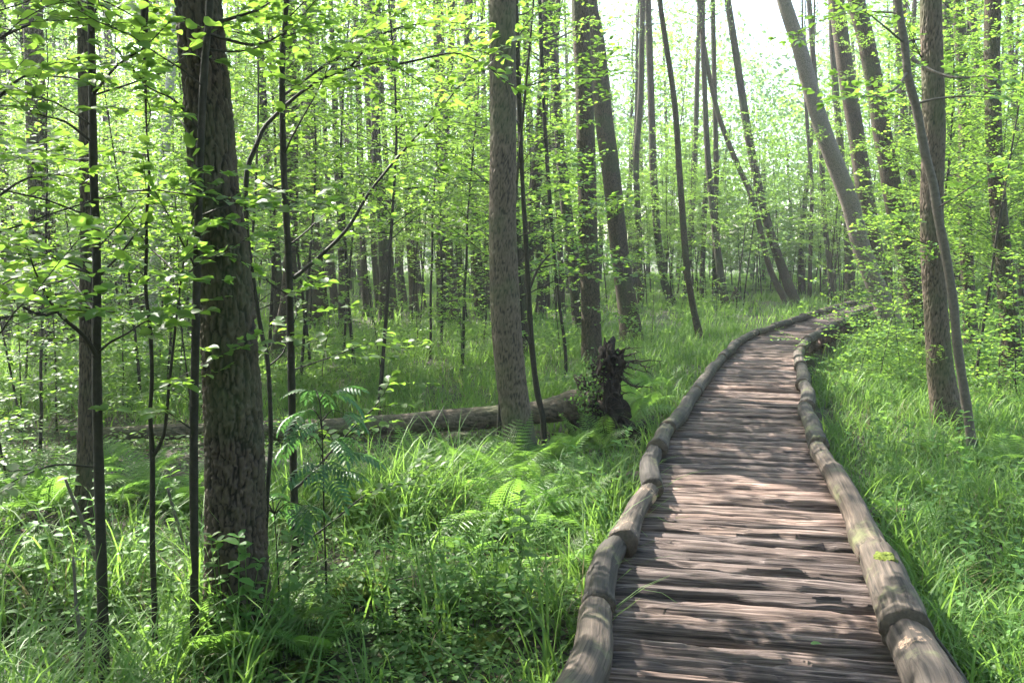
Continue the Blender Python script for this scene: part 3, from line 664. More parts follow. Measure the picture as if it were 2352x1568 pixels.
# left half, middle distance
tree('tree', 'broad shaded trunk behind the leafy twigs near the left edge', [(100, 852, 50), (96, 640, 47), (90, 500, 44), (83, 300, 42), (78, 120, 40), (74, 0, 40)], (100, 856), 'bark', 16, seed=16)
tree('tree', 'dark trunk cut by the left edge of the picture', [(16, 790, 20), (13, 640, 18), (10, 450, 17), (7, 250, 16), (5, 0, 15)], (16, 795), 'bark_dark', 15, seed=17)
tree('birch_tree', 'pale whitish birch trunk leaning right among the leaves left of the thick trunk', [(340, 830, 24), (352, 660, 23), (362, 540, 23), (372, 420, 22), (384, 280, 20), (398, 100, 19), (405, 0, 18)], (340, 835), 'birch', 16, seed=18)
tree('tree', 'brown trunk with slanting foot close behind the slim sapling', [(630, 846, 38), (645, 760, 32), (658, 690, 29), (668, 560, 28), (672, 400, 27), (668, 200, 26), (664, 0, 25)], (630, 850), 'bark', 16, seed=19, flare=.2)
tree('tree', 'upright grey-brown trunk with stubby knot, two trunks right of the slim sapling', [(724, 742, 34), (722, 640, 31), (718, 450, 29), (712, 250, 28), (706, 0, 26)], (724, 745), 'bark', 16, seed=33)
tree('tree', 'thick far trunk with smooth brown bark midway to the centre trunk', [(1042, 736, 32), (1033, 650, 29), (1022, 500, 28), (1014, 350, 26), (1011, 200, 25), (1006, 0, 24)], (1042, 740), 'bark', 16, seed=34)
tree('tree', 'forked brown trunk with sunlit foot left of the thick far trunk', [(952, 725, 22), (948, 640, 20), (940, 520, 19), (930, 380, 18), (912, 220, 17), (904, 100, 16), (900, 0, 15)], (952, 728), 'bark', 15, seed=35)
tree('tree', 'dark trunk just left of the straight centre trunk', [(1102, 722, 22), (1096, 600, 20), (1084, 430, 19), (1076, 250, 18), (1074, 100, 17), (1075, 0, 17)], (1102, 725), 'bark_dark', 15, seed=36)
for i, (x0, x1, y, lb) in enumerate(((842, 828, 725, 'thin dark trunk, first of the row standing against the sunlit meadow gap'), (872, 846, 722, 'thin dark trunk, second of the row standing against the sunlit meadow gap'),
                            (886, 868, 716, 'leaning dark trunk, third of the row standing against the sunlit meadow gap'), (908, 880, 724, 'leaning dark trunk, last of the row standing against the sunlit meadow gap'))):
    tree('slender_tree', lb, [(x0, y, 15), ((x0 * 2 + x1) / 3 - 3, 600, 14), ((x0 + x1) / 2 - 5, 420, 13), (x1 - 4, 200, 12), (x1 - 12, 0, 11)], (x0, y + 2), 'bark_dark', 14, seed=37 + i, cs=.6, group='thin trunks before the meadow gap')
tree('slender_tree', 'wavy trunk glimpsed between the centre trunk and the knobbly trunk', [(1245, 730, 18), (1238, 600, 16), (1228, 420, 15), (1213, 220, 15), (1206, 0, 14)], (1245, 733), 'bark_dark', 15, seed=44)
tree('slender_tree', 'thin dark trunk close behind the knobbly straight trunk on its near side', [(1292, 720, 14), (1286, 560, 13), (1276, 380, 13), (1270, 230, 12), (1278, 100, 12), (1282, 0, 11)], (1292, 724), 'bark_dark', 14, seed=45)

# ------------------------------------------------------------------ thin sapling trees near the camera, traced stems and boughs
def sapling(label, stem, Y, boughs=(), nb=16, blen=1.0, L=.066, H=5.2, name='sapling', mat_='twig', seed=0, low=.28, wid=None, drift=0.0, gap=.042, zlo=1.1, side=None, tw=.28):
    rng = np.random.default_rng(seed)
    P, r, nt_ = trunk_line(stem, stem[0][:2], Y, H, drift)
    b = P[1].copy(); b[2] = gh(b[0], b[1]); root = thing(name, label, 'sapling', b)
    inv = Matrix.Translation(-Vector(b))
    PR = spline(np.hstack([P, r[:, None]]), 60); S = PR[:, :3]; sr = np.maximum(PR[:, 3], .003)
    sr = sr * (1 + .05 * np.sin(np.arange(60) * 1.9 + seed))
    mb = MB(); V, fs = tube(S, sr, 12, False); mb.add(V, fs)
    o = mb.build('stem', M[mat_], root); o.matrix_parent_inverse = inv
    acc = []; tw_mb = MB()
    for bo in boughs:
        pts, w0, d0, d1 = bo; k = len(pts)
        Q = np.array([at_y(x, y, Y + drift * .5 + d0 + (d1 - d0) * i / (k - 1)) for i, (x, y) in enumerate(pts)])
        Q = spline(Q, max(8, 3 * k)); mb = MB(); V, fs = tube(Q, np.linspace(w0 / 2 * Y / F_, .0016, len(Q)), 8, False); mb.add(V, fs)
        dress(mb, acc, Q, rng, .005, L, gap, .11, tw, 3, False, 3, .12)
        o = mb.build('branch', M[mat_], root); o.matrix_parent_inverse = inv
    SA = arc(S)
    z = S[:, 2]; s0 = np.interp(zlo, z, SA)
    for q in range(nb):
        s_ = s0 + (SA[-1] - s0) * (q + rng.uniform(.1, .9)) / nb; p_ = on(S, SA, s_)
        az = (q * 2.4 + rng.uniform(-.5, .5)) if side is None else side + rng.uniform(-1.3, 1.3)
        ln = blen * rng.uniform(.5, 1.2) * (1.1 - .5 * (p_[2] / H))
        Pb = branch_poly(p_, az, rng.uniform(.15, .7), ln, rng, 7, .4)
        if Pb[:, 1].min() < 2.1: Pb = branch_poly(p_, abs(az % 3.14), rng.uniform(.15, .7), ln, rng, 7, .4)
        dress(tw_mb, acc, Pb, rng, max(.003, .3 * np.interp(s_, SA, sr)), L, gap, .11, tw, 4)
    if tw_mb.n: o = tw_mb.build('canopy', M[mat_], root); o.matrix_parent_inverse = inv
    lf = MB(); put_leaves(lf, acc, LEAF_HI, .68); o = lf.build('foliage', M['leaf'], root); o.matrix_parent_inverse = inv
    return root
sapling('slender smooth-stemmed sapling in front of the rough dark trunk, boughs arching left', [(240, 1568, 26), (236, 1400, 25), (229, 1150, 23), (222, 850, 21), (222, 600, 19), (215, 400, 18), (212, 200, 17), (208, 0, 16)], 3.75,
        [([(225, 824), (194, 773), (131, 715), (85, 633), (60, 560)], 12, 0, -.3), ([(131, 715), (100, 724), (61, 709), (18, 676), (-20, 620)], 8, -.15, -.35), ([(219, 630), (137, 606), (61, 572), (0, 540)], 6, 0, .2),
         ([(231, 630), (273, 587), (319, 524), (350, 470)], 6, 0, .2), ([(214, 1072), (131, 1067), (52, 1093), (-20, 1140)], 6, 0, -.3), ([(214, 330), (150, 280), (80, 260), (10, 210)], 7, 0, -.3), ([(212, 220), (270, 150), (330, 110), (390, 50)], 7, 0, -.2)],
        nb=34, blen=1.15, seed=3, zlo=1.5)
sapling('smooth dark sapling stem hugging the near side of the thick furrowed trunk', [(447, 1510, 22), (446, 1250, 20), (445, 1000, 20), (449, 780, 19), (453, 600, 18), (462, 300, 17), (472, 120, 17), (482, 0, 16)], 3.85,
        [([(472, 59), (551, 37), (605, 16), (650, -20)], 11, 0, .1), ([(472, 76), (535, 95), (580, 103), (624, 92), (682, 48), (735, -10)], 8, 0, .2), ([(472, 113), (535, 119), (586, 111), (640, 90), (700, 70)], 5, 0, .3),
         ([(460, 300), (400, 230), (340, 200), (280, 130)], 7, 0, -.2), ([(447, 990), (405, 960), (378, 940)], 5, 0, -.1), ([(452, 620), (420, 560), (390, 500), (350, 430)], 6, 0, -.2)],
        nb=13, blen=.9, seed=5, zlo=2.0)
sapling('thin sapling forking at knee height left of the thick trunk', [(358, 1568, 15), (355, 1400, 14), (350, 1250, 13), (350, 1050, 12), (344, 940, 9), (349, 885, 9), (346, 773, 9), (334, 657, 8), (337, 566, 8), (336, 499, 7), (343, 408, 6), (335, 250, 5)], 3.9,
        [([(350, 1050), (376, 999), (389, 879), (402, 758), (416, 639), (431, 551), (446, 470), (440, 330)], 9, 0, -.1), ([(416, 639), (380, 602), (340, 563), (290, 490), (249, 427)], 6, -.1, .2), ([(416, 639), (470, 600), (530, 570), (580, 540)], 4, -.1, -.1)],
        nb=14, blen=.8, seed=7, H=4.2, zlo=1.3)
sapling('slim dark sapling right of the thick trunk, one long bough rising right', [(678, 1425, 19), (678, 1250, 18), (672, 1000, 18), (668, 800, 18), (663, 600, 16), (652, 400, 15), (648, 200, 14), (650, 100, 13), (658, 0, 12)], 4.6,
        [([(674, 639), (729, 594), (799, 524), (847, 444), (915, 360), (987, 280), (1061, 190), (1130, 90)], 10, 0, .5), ([(678, 1124), (724, 1077), (800, 994), (870, 923), (900, 864)], 7, 0, .4), ([(668, 680), (620, 650), (585, 610), (560, 590)], 5, 0, -.1),
         ([(655, 440), (610, 420), (560, 385)], 5, 0, -.1), ([(680, 1260), (760, 1200), (850, 1130), (930, 1110), (1000, 1060)], 5, 0, .5), ([(672, 850), (760, 820), (850, 790), (930, 800)], 4, 0, .6), ([(650, 220), (720, 170), (800, 110), (860, 20)], 6, 0, .4)],
        nb=13, blen=.95, seed=9, zlo=1.8)
sapling('thin crooked sapling beside the furrowed trunk, its long bough bowing to the right', [(601, 1525, 11), (607, 1300, 11), (616, 1100, 11), (622, 1009, 11), (616, 842, 11), (600, 760, 11), (582, 650, 12), (566, 520, 13), (567, 395, 13), (589, 334, 12)], 4.2,
        [([(589, 334), (605, 296), (631, 267), (682, 220), (742, 181), (806, 156), (873, 143), (905, 150), (981, 200)], 12, .2, .6), ([(806, 153), (860, 92), (917, 64), (1013, 51), (1100, 60)], 7, .45, .8), ([(905, 150), (960, 138), (1013, 126), (1057, 124), (1115, 150), (1150, 178), (1190, 210)], 7, .55, .8),
         ([(742, 181), (780, 130), (830, 60), (870, 0)], 5, .4, .6), ([(616, 842), (650, 810), (668, 760), (690, 700)], 5, 0, .2)],
        nb=4, blen=.6, seed=11, H=2.3, drift=.5, zlo=1.6)
sapling('thin wavy sapling standing just right of the straight centre trunk', [(1250, 1022, 14), (1247, 960, 14), (1234, 900, 14), (1222, 800, 13), (1213, 650, 12), (1206, 520, 11), (1200, 420, 10)], ground_at(1250, 1024)[1],
        [([(1222, 800), (1205, 770), (1180, 740)], 6, 0, -.2), ([(1214, 670), (1240, 610), (1290, 560), (1330, 540)], 7, 0, .3)], nb=22, blen=1.3, seed=13, H=6.5, zlo=1.6, gap=.06, tw=.3)
sapling('leafy sapling standing at the left edge with bright twigs hanging into the picture', [(-70, 1568, 22), (-60, 900, 19), (-66, 300, 17), (-60, 0, 15)], 3.3, [([(-60, 300), (20, 200), (110, 150), (190, 130)], 9, 0, .5), ([(-62, 500), (40, 420), (120, 400), (200, 420)], 8, 0, .6), ([(-60, 120), (60, 60), (160, 40), (260, 60)], 8, 0, .5), ([(-60, 700), (30, 640), (100, 640)], 6, 0, .4)],
        nb=16, blen=1.0, seed=23, zlo=1.3, side=.6)
sapling('curvy bare pole of a sapling crossing in front of the broad upright trunk', [(2233, 1068, 24), (2231, 1009, 22), (2216, 907, 21), (2199, 794, 20), (2190, 700, 20), (2175, 600, 20), (2155, 500, 20), (2143, 420, 19), (2124, 350, 19), (2105, 250, 19), (2085, 175, 18), (2078, 100, 17), (2062, 0, 16)], ground_at(2233, 1075)[1],
        [([(2095, 135), (2145, 165), (2205, 180), (2270, 175), (2340, 210)], 9, 0, -1.0), ([(2085, 165), (2060, 200), (2020, 222), (1960, 220), (1900, 230)], 7, 0, -.8), ([(2078, 100), (2030, 60), (1990, 30), (1950, 20)], 6, 0, -.5), ([(2150, 480), (2230, 430), (2300, 380)], 5, 0, -.8)],
        nb=9, blen=1.2, seed=15, H=7.5, zlo=3.2, mat_='twig_grey', L=.07)
sapling('small leafy sapling behind the fallen trunk, its bough reaching over the meadow', [(1300, 880, 8), (1298, 800, 8), (1285, 700, 7), (1275, 600, 6)], 13.0, [], nb=22, blen=1.5, seed=17, H=5, zlo=1.0, gap=.06, tw=.3)

# dead forked stem standing in the sedge
root = thing('dead_stem', 'dead forked grey stem standing in the sedge before the rough dark trunk', 'dead stem', ground_at(170, 1620))
inv = Matrix.Translation(-root.location)
for nm, pts, w0, w1 in (('stem', [(160, 1640), (170, 1568), (181, 1511), (186, 1466), (176, 1400), (172, 1340), (168, 1278)], 15, 6), ('branch', [(186, 1466), (200, 1446), (212, 1430), (224, 1424)], 11, 5)):
    P = spline([at_y(x, y, 3.62) for x, y in pts], 24); mb = MB(); V, fs = tube(P, np.linspace(w0, w1, 24) / 2 * 3.6 / F_, 8); mb.add(V, fs); o = mb.build(nm, M['twig_grey'], root); o.matrix_parent_inverse = inv
for i, (pts, Y, lb) in enumerate((([(150, 1100), (173, 1157), (204, 1230), (223, 1290), (235, 1330)], 4.6, 'pale bare fallen branch leaning against the rough dark trunk'),
                                  ([(385, 1120), (399, 1170), (420, 1236), (446, 1290)], 5.0, 'pale bare branch slanting between the forked sapling and the thick trunk'))):
    P = spline([at_y(x, y, Y) for x, y in pts], 14); mb = MB(); V, fs = tube(P, np.linspace(.008, .014, 14), 7); mb.add(V, fs); tag(mb.build('fallen_branch', M['twig_grey']), lb, 'branch')

# ------------------------------------------------------------------ fallen tree with its root plate
YF = 9.2
ft = thing('fallen_tree', 'fallen trunk lying across the meadow with its earthy root plate torn upright', 'fallen tree', at_y(1390, 1010, YF)); inv = Matrix.Translation(-ft.location)
def fchild(mb, nm, m_):
    o = mb.build(nm, m_, ft); o.matrix_parent_inverse = inv; return o
pts = [(1350, 928, 64, 0), (1318, 930, 72, 0), (1280, 938, 62, .02), (1200, 950, 53, .0), (1100, 960, 52, -.05), (980, 970, 50, -.1), (850, 979, 47, -.15), (700, 985, 44, -.25), (600, 987, 42, -.3), (450, 990, 38, -.38), (300, 993, 33, -.42), (160, 996, 27, -.45)]
PR = spline([list(at_y(x, y, YF + dy)) + [w / 2 * YF / F_] for x, y, w, dy in pts], 200)
crk = []
def dpf(Pc, th, A, B, rr):
    o_ = np.zeros((len(rr), len(th)))
    for i in range(len(rr)):
        for j, a in enumerate(th):
            x, y, z = math.cos(a) * rr[i], math.sin(a) * rr[i], Pc[i][0]
            dd = noise.voronoi(Vector((x / .03, y / .03, z / .11)))[0]; e = min(1., (dd[1] - dd[0]) / .35); crk.append(e)
            o_[i, j] = .007 * (e - 1) + .02 * nz(x * 4, y * 4, z * 2)
    return o_
mb = MB(); V, fs = tube(PR[:, :3], PR[:, 3], 44, False, dpf); mb.add(V, fs); mb.att['crack'] = crk; fchild(mb, 'trunk', M['bark_fine'])
mb = MB()
for (x, y, w, h, dy, sd_) in ((1390, 870, 30, 60, 0, 1), (1385, 930, 42, 58, .05, 2), (1402, 835, 26, 34, -.05, 3), (1380, 985, 62, 40, 0, 4), (1430, 1000, 60, 28, -.1, 5), (1360, 905, 38, 40, .1, 6)):
    blob(mb, at_y(x, y, YF + dy), (w / F_ * YF * .85, .26, h / F_ * YF), 64, 1.05, sd_ * 3.3)
fchild(mb, 'root_plate', M['soil'])
rngf = np.random.default_rng(5)
for pts, w0 in (([(1405, 822), (1420, 812), (1432, 802), (1446, 796)], 10), ([(1412, 826), (1440, 816), (1458, 812)], 8), ([(1410, 845), (1445, 832), (1480, 829), (1522, 829)], 6), ([(1405, 868), (1432, 846), (1460, 826)], 9),
                ([(1410, 875), (1430, 872), (1455, 886), (1478, 889), (1500, 887)], 7), ([(1428, 852), (1432, 866), (1436, 876)], 5), ([(1452, 832), (1476, 838), (1488, 856)], 4), ([(1408, 940), (1425, 956), (1446, 978), (1462, 992)], 8),
                ([(1375, 920), (1385, 936), (1392, 950)], 13), ([(1420, 990), (1455, 994), (1490, 1002)], 12), ([(1350, 985), (1330, 1010), (1300, 1030)], 8), ([(1400, 815), (1396, 800), (1399, 790)], 7), ([(1425, 838), (1450, 846), (1468, 850)], 4), ([(1385, 955), (1404, 958), (1420, 950)], 7)):
    Q = np.array([at_y(x, y, YF - .15 + rngf.uniform(-.25, .15) * (1 if i else .3)) for i, (x, y) in enumerate(pts)]); Q = spline(Q, 16); Q[1:] += rngf.normal(0, .006, (15, 3))
    mb = MB(); V, fs = tube(Q, np.linspace(w0 / 2 * YF / F_, .004, 16), 6); mb.add(V, fs)
    for q in range(4):
        i = rngf.integers(4, 15); tw_ = branch_poly(Q[i], rngf.uniform(-1.2, 1.2), rngf.uniform(-.9, .9), rngf.uniform(.06, .2), rngf, 5, .2); V, fs = tube(tw_, np.linspace(.005, .0015, 5), 4); mb.add(V, fs)
    fchild(mb, 'root', M['root'])
mb = MB()
for q in range(70):
    p_ = at_y(rngf.normal(1395, 20), rngf.uniform(815, 1000), YF - rngf.uniform(.05, .3)); a = rngf.uniform(-2.4, .7)
    tw_ = branch_poly(p_, a, rngf.uniform(-1.0, .9), rngf.uniform(.08, .34), rngf, 7, .9); V, fs = tube(tw_, np.linspace(rngf.uniform(.004, .012), .0015, 7), 5); mb.add(V, fs)
fchild(mb, 'fine_roots', M['root'])
acc = []
for q in range(420):
    x, y = rngf.normal(1352, 20), rngf.normal(900, 45)
    p_ = at_y(x, y, YF - .27 + rngf.uniform(-.1, .05)); acc.append((p_, rngf.normal(0, 1, 3), (rngf.normal(0, .5), -.5, 1), rngf.uniform(.02, .045)))
mb = MB(); put_leaves(mb, acc, LEAF_MID, .8); fchild(mb, 'climbing_leaves', M['herb'])
# cut log, mossy fallen stick
g = ground_at(690, 1098); P = spline([at_y(606, 1064, g[1]), at_y(690, 1074, g[1] + .1), at_y(770, 1086, g[1] + .15)], 20)
mb = MB(); V, fs = tube(P, .062 * np.array([1 + .1 * nz(p[0] * 4, 0, 1) for p in P]), 14); mb.add(V, fs); tag(mb.build('log', M['bark_pale']), 'pale short log lying in the grass behind the slim sapling', 'log')
g = ground_at(1090, 1080); P = spline([at_y(1010, 1068, g[1] + .1), at_y(1070, 1072, g[1]), at_y(1150, 1092, g[1] - .1)], 14)
mb = MB(); V, fs = tube(P, np.linspace(.03, .045, 14), 10); mb.add(V, fs); tag(mb.build('log', M['bark_pale']), 'thin barkless log half buried in ferns left of the centre trunk foot', 'log')
# small black stump in the clearing
g = ground_at(1691, 692); st = MB(); P = [g + np.array([0, 0, -.1]), g + np.array([.0, 0, .15]), g + np.array([-.02, 0, .4]), g + np.array([-.06, 0, .62])]; V, fs = tube(P, [.28, .22, .13, .04], 9, True, lambda P_, th, A, B, r: np.array([[.25 * r[i] * nz(math.cos(a) * 2, math.sin(a) * 2, i) for a in th] for i in range(4)])); st.add(V, fs)
tag(st.build('stump', M['bark_dark']), 'small broken pointed stump in the grass of the clearing', 'stump')

# ------------------------------------------------------------------ trees deep in the wood and young understorey trees
def proj(x, y, z):
    d = np.array([x, y, z - CAMH]); f = d[1] * cp - d[2] * sp; u = d[1] * sp + d[2] * cp
    return CX + F_ * d[0] / f, CY - F_ * u / f
def sector(px):
    for lim, s_ in ((170, 'near the left edge'), (430, 'left of the furrowed trunk'), (700, 'beside the slim sapling'), (900, 'left of the meadow gap'), (1130, 'left of the centre trunk'), (1330, 'right of the centre trunk'),
                    (1480, 'behind the knobbly trunk'), (1700, 'behind the thin clump'), (1900, 'beyond the clearing'), (2110, 'behind the leaning trunks'), (2230, 'by the broad flaking trunk')):
        if px < lim: return s_
    return 'near the right edge'

rng = np.random.default_rng(77)
FARP = []
def far_proto(seed):
    r_ = np.random.default_rng(seed); n = 9; P = [np.array([0, 0, -.3])]; a = r_.uniform(0, 6.28); l = r_.uniform(.02, .10)
    for k in range(n): P.append(P[-1] + np.array([l * math.cos(a) + r_.normal(0, .03), l * math.sin(a) + r_.normal(0, .03), 1]) * 14.3 / n)
    P = np.array(P); mb = MB(); V, fs = tube(P, np.linspace(.12, .03, n + 1) * (1 + .5 * np.exp(-np.arange(n + 1))), 8, False); mb.add(V, fs)
    Q = []
    for q in range(5):
        i = r_.integers(4, 8); B = branch_poly(P[i], r_.uniform(0, 6.28), r_.uniform(.3, .9), r_.uniform(.8, 2.2), r_, 5, .3); V, fs = tube(B, np.linspace(.022, .006, 5), 4, False); mb.add(V, fs)
    return mb.mesh('trunk', M['bark_dark']), math.degrees(math.atan2(l * math.cos(a), 1)), P
for k in range(7): FARP.append(far_proto(300 + k))
placed = [(x, y) for x, y, _ in TREES]
nfar = 0; tries = 0
while nfar < 95 and tries < 6000:
    tries += 1
    Y = 15 + 34 * rng.random() ** .85; px = rng.uniform(-60, 2420); x = (px - CX) / F_ * Y * 1.0
    if deck_dist(x, Y)[0] < 1.6 or (1490 < px < 1960 and (Y < 40 or rng.random() < .85)) or (1380 < px < 1500 and Y < 24): continue
    if 700 < px < 1130 and Y < 22: continue
    if min((x - a) ** 2 + (Y - b) ** 2 for a, b in placed) < 1.7: continue
    placed.append((x, Y)); nfar += 1
    k = rng.integers(0, 7); me, ln, P = FARP[k]; sc_ = rng.uniform(.8, 1.25); rz = rng.uniform(-.5, .5)
    thick = 'thin' if sc_ < .92 else ('slim' if sc_ < 1.1 else 'stoutish'); le = 'upright' if abs(ln) < 2.2 else ('right-tilting' if ln > 0 else 'left-tilting')
    dep = 'in the middle distance' if Y < 24 else ('deep in the wood' if Y < 36 else 'farthest back in the wood')
    root = thing('forest_tree', f'{thick} {le} dark trunk {dep} {sector(px)}', 'tree', (x, Y, gh(x, Y)), rz, f'dark trunks {dep} {sector(px)}')
    child('trunk', me, root, (0, 0, 0), (0, 0, 0), (sc_ * 1.1, sc_ * 1.1, 1))
    child('crown', CROWNS[int(rng.integers(0, 5))], root, (P[5][0] * sc_ * 1.1, P[5][1] * sc_ * 1.1, 8.0 + rng.uniform(-1.2, 1.5)), (0, 0, rng.uniform(0, 6.28)), (.44, .44, .85))
# trees standing just outside the picture, whose crowns shade it
for i, (x, y) in enumerate(((-5.2, 3.0), (-7.5, 6.5), (-9.2, 11), (-7.2, 8.6), (-11, 4), (-13, 9), (-12.5, 15), (-16, 19), (-10, 0.5), (-9.4, 8.8), (-8.6, 4.4), (-6, -1.5), (6.5, 4), (8.2, 7.5), (11, 11), (4.5, -2), (-2, -3), (-15, 13.5))):
    me, ln, P = FARP[i % 7]
    root = thing('forest_tree', 'tall dark tree standing just outside the picture', 'tree', (x, y, gh(x, y)), i * 1.1, 'trees just outside the picture')
    child('trunk', me, root, sc=(1.4, 1.4, 1.05)); child('crown', CROWNS[i % 5], root, (P[5][0] * 1.4, P[5][1] * 1.4, 6.5), (0, 0, i * 2.1), (.95, .95, 1.1))

ny_ = 0; tries = 0; yp = []
while ny_ < 300 and tries < 9000:
    tries += 1
    Y = 8.0 + 34 * rng.random() ** .9; px = rng.uniform(-80, 2440) if rng.random() < .75 else rng.uniform(1880, 2440); x = (px - CX) / F_ * Y
    dd = deck_dist(x, Y)[0]
    if dd < 1.9: continue
    if 1230 < px < 1960 and Y < 27: continue                     # open grass beside the boardwalk and the clearing
    mead = 560 < px < 1140 and Y < 19                             # the sedge meadow: only tall slim ones
    if mead and (Y < 9.8 or rng.random() < .6): continue
    if px > 1900 and Y < 11: continue
    if px < 690 and Y < 6.5: continue
    if 1500 < px < 1960 and rng.random() < .45: continue
    if yp and min((x - a) ** 2 + (Y - b) ** 2 for a, b in yp) < .8: continue
    yp.append((x, Y)); ny_ += 1
    k = int(rng.choice([1, 3])) if mead else (int(rng.choice([0, 1, 3, 5, 5, 2])) if Y > 14 else int(rng.choice([0, 2, 4, 5])))
    hs = ['tall', 'tall', 'low', 'very tall', 'small', 'tall'][k]
    dep = 'close by' if Y < 14 else ('in the middle distance' if Y < 24 else 'far back')
    tex = ['airy', 'dense', 'bushy', 'many-branched', 'slight', 'full'][k]
    sc_ = rng.uniform(.85, 1.2)
    root = thing('young_tree', f'{hs} {tex} young tree {dep} {sector(px)}', 'young tree', (x, Y, gh(x, Y)), rng.uniform(0, 6.28), f'young trees {dep} {sector(px)}', sc_)
    child('stem', YOUNG[k][0], root); child('foliage', YOUNG[k][1], root)
for i in range(26):
    Y = rng.uniform(38, 48); px = 1470 + 540 * (i + rng.uniform(0, 1)) / 26; x = (px - CX) / F_ * Y
    k = [2, 4, 0][i % 3]; sc_ = [4.0, 3.0, 5.2][i % 3] ** -1 * (rng.uniform(6.0, 9.5) if 1600 < px < 1900 else rng.uniform(9.5, 13.5))
    root = thing('leafy_tree', 'pale green sunlit tree with layered branches, one of those closing the clearing', 'tree', (x, Y, gh(x, Y)), rng.uniform(0, 6.28), 'sunlit trees closing the clearing', sc_)
    child('stem', YOUNG[k][0], root, (0, 0, -.3)); child('foliage', YOUNG[k][1], root, (0, 0, -.3))
# low shrubs, measured
for i, (px, py, k, sc_, lb) in enumerate(((2010, 905, 0, .8, 'sunlit low bush with pale leaves in the grass beyond the bend of the rails'), (1965, 885, 1, .9, 'small sunlit bush beside the far rail log'), (2075, 890, 0, .8, 'low leafy bush in front of the rough leaning trunk'), (2120, 870, 2, .8, 'upright bush before the foot of the rough leaning trunk'),
        (2010, 800, 2, .9, 'leafy bush overhanging the far deck beside the pale leaning trunk'), (2290, 925, 2, .9, 'spreading shrub in front of the stout grey trunk'), (2340, 940, 0, 1.1, 'shrub at the picture edge below the stout grey trunk'), (2260, 880, 0, 1.0, 'leafy shrub between the curvy pole and the stout grey trunk'),
        (2230, 850, 2, 1.1, 'tall shrub behind the curvy pole'), (2100, 830, 2, 1.2, 'leafy shrub wrapped round the rough leaning trunk'), (2060, 800, 2, 1.2, 'leafy shrub at the foot of the pale leaning trunk'), (1495, 800, 2, .7, 'small bush at the foot of the pale leaning mid trunk'), (1560, 735, 1, 1.0, 'low bush under the thin clump'), (1640, 745, 1, 1.0, 'low yellowish bush in the clearing grass'),
        (60, 1010, 2, 1.2, 'leafy bush at the left edge behind the arching bough'), (130, 985, 2, 1.0, 'bush left of the rough dark trunk'), (280, 930, 0, 1.1, 'bush behind the fallen trunk beyond the forked sapling'), (30, 1140, 0, 1.0, 'low bush over the fern bank at the left edge'), (330, 900, 2, 1.1, 'tall bush behind the end of the fallen trunk'), (410, 900, 2, 1.0, 'bush seen between the two thin sapling stems'), (100, 900, 2, 1.3, 'broad bush in front of the broad shaded trunk'),
        (880, 880, 2, .8, 'small bush standing alone in the sedge meadow'), (1060, 860, 2, .75, 'leafy bush in the meadow left of the centre trunk'), (740, 900, 1, 1.1, 'low bush behind the feathery rowan leaves'), (960, 800, 2, .9, 'bush at the far side of the sedge meadow'), (1290, 830, 2, .9, 'thin bush behind the fallen trunk near the knobbly trunk'), (1110, 800, 2, 1.0, 'bush beside the dark trunk left of the centre trunk'))):
    g = ground_at(px, py); root = thing('shrub', lb, 'shrub', (g[0], g[1], gh(g[0], g[1])), i * 1.7, 'low shrubs', sc_ * 1.25)
    child('stem', SHRUB[k][0], root); child('foliage', SHRUB[k][1], root)
    g2 = child('foliage', SHRUB[(k + 1) % 3][1], root, (.3, .1, 0), (0, 0, 2), (.9, .9, .8)); child('foliage', SHRUB[(k + 2) % 3][1], root, (-.25, -.1, 0), (0, 0, 4), (.9, .9, .7))

# far wood that closes the view
mb = MB(); rngw = np.random.default_rng(8)
n = 260000; NC = 3600
cl = np.array([[rngw.uniform(-.78, .78), rngw.uniform(47, 78), rngw.uniform(0, 1) ** 1.1] for _ in range(NC)]); ci = rngw.integers(0, NC, n)
x = np.sin(cl[ci, 0]) * cl[ci, 1] + rngw.normal(0, .9, n); y = np.cos(cl[ci, 0]) * cl[ci, 1] + rngw.normal(0, .9, n)
pxs = CX + F_ * x / np.maximum(y, 5)
top = np.where((pxs > 1560) & (pxs < 1890), 14.3 + 1.5 * np.sin(pxs * .02), 19.0)
z = np.abs(cl[ci, 2] * top + rngw.normal(0, .6, n)) + .9
leaves(mb, np.stack([x, y, z], 1), rngw.normal(0, 1, (n, 3)), np.stack([rngw.normal(0, .5, n), rngw.normal(0, .5, n), np.ones(n)], 1), rngw.uniform(.16, .34, n), .75, LEAF_LO, 1)
for k in range(130):
    a = rngw.uniform(-.75, .75); q = rngw.uniform(47, 75); bx, by = math.sin(a) * q, math.cos(a) * q; ppx = CX + F_ * bx / by
    hh = 9 if 1540 < ppx < 1900 else 18
    P = [(bx, by, -.5), (bx + rngw.normal(0, .2), by, hh * .5), (bx + rngw.normal(0, .5), by, hh)]; V, fs = tube(P, [.16, .12, .05], 5, False); mb.add(V, fs, 0)
tag(mb.build('far_woods', [M['bark_dark'], M['far']]), 'mass of pale green woodland closing the view beyond the trees', 'woods', kind='stuff')

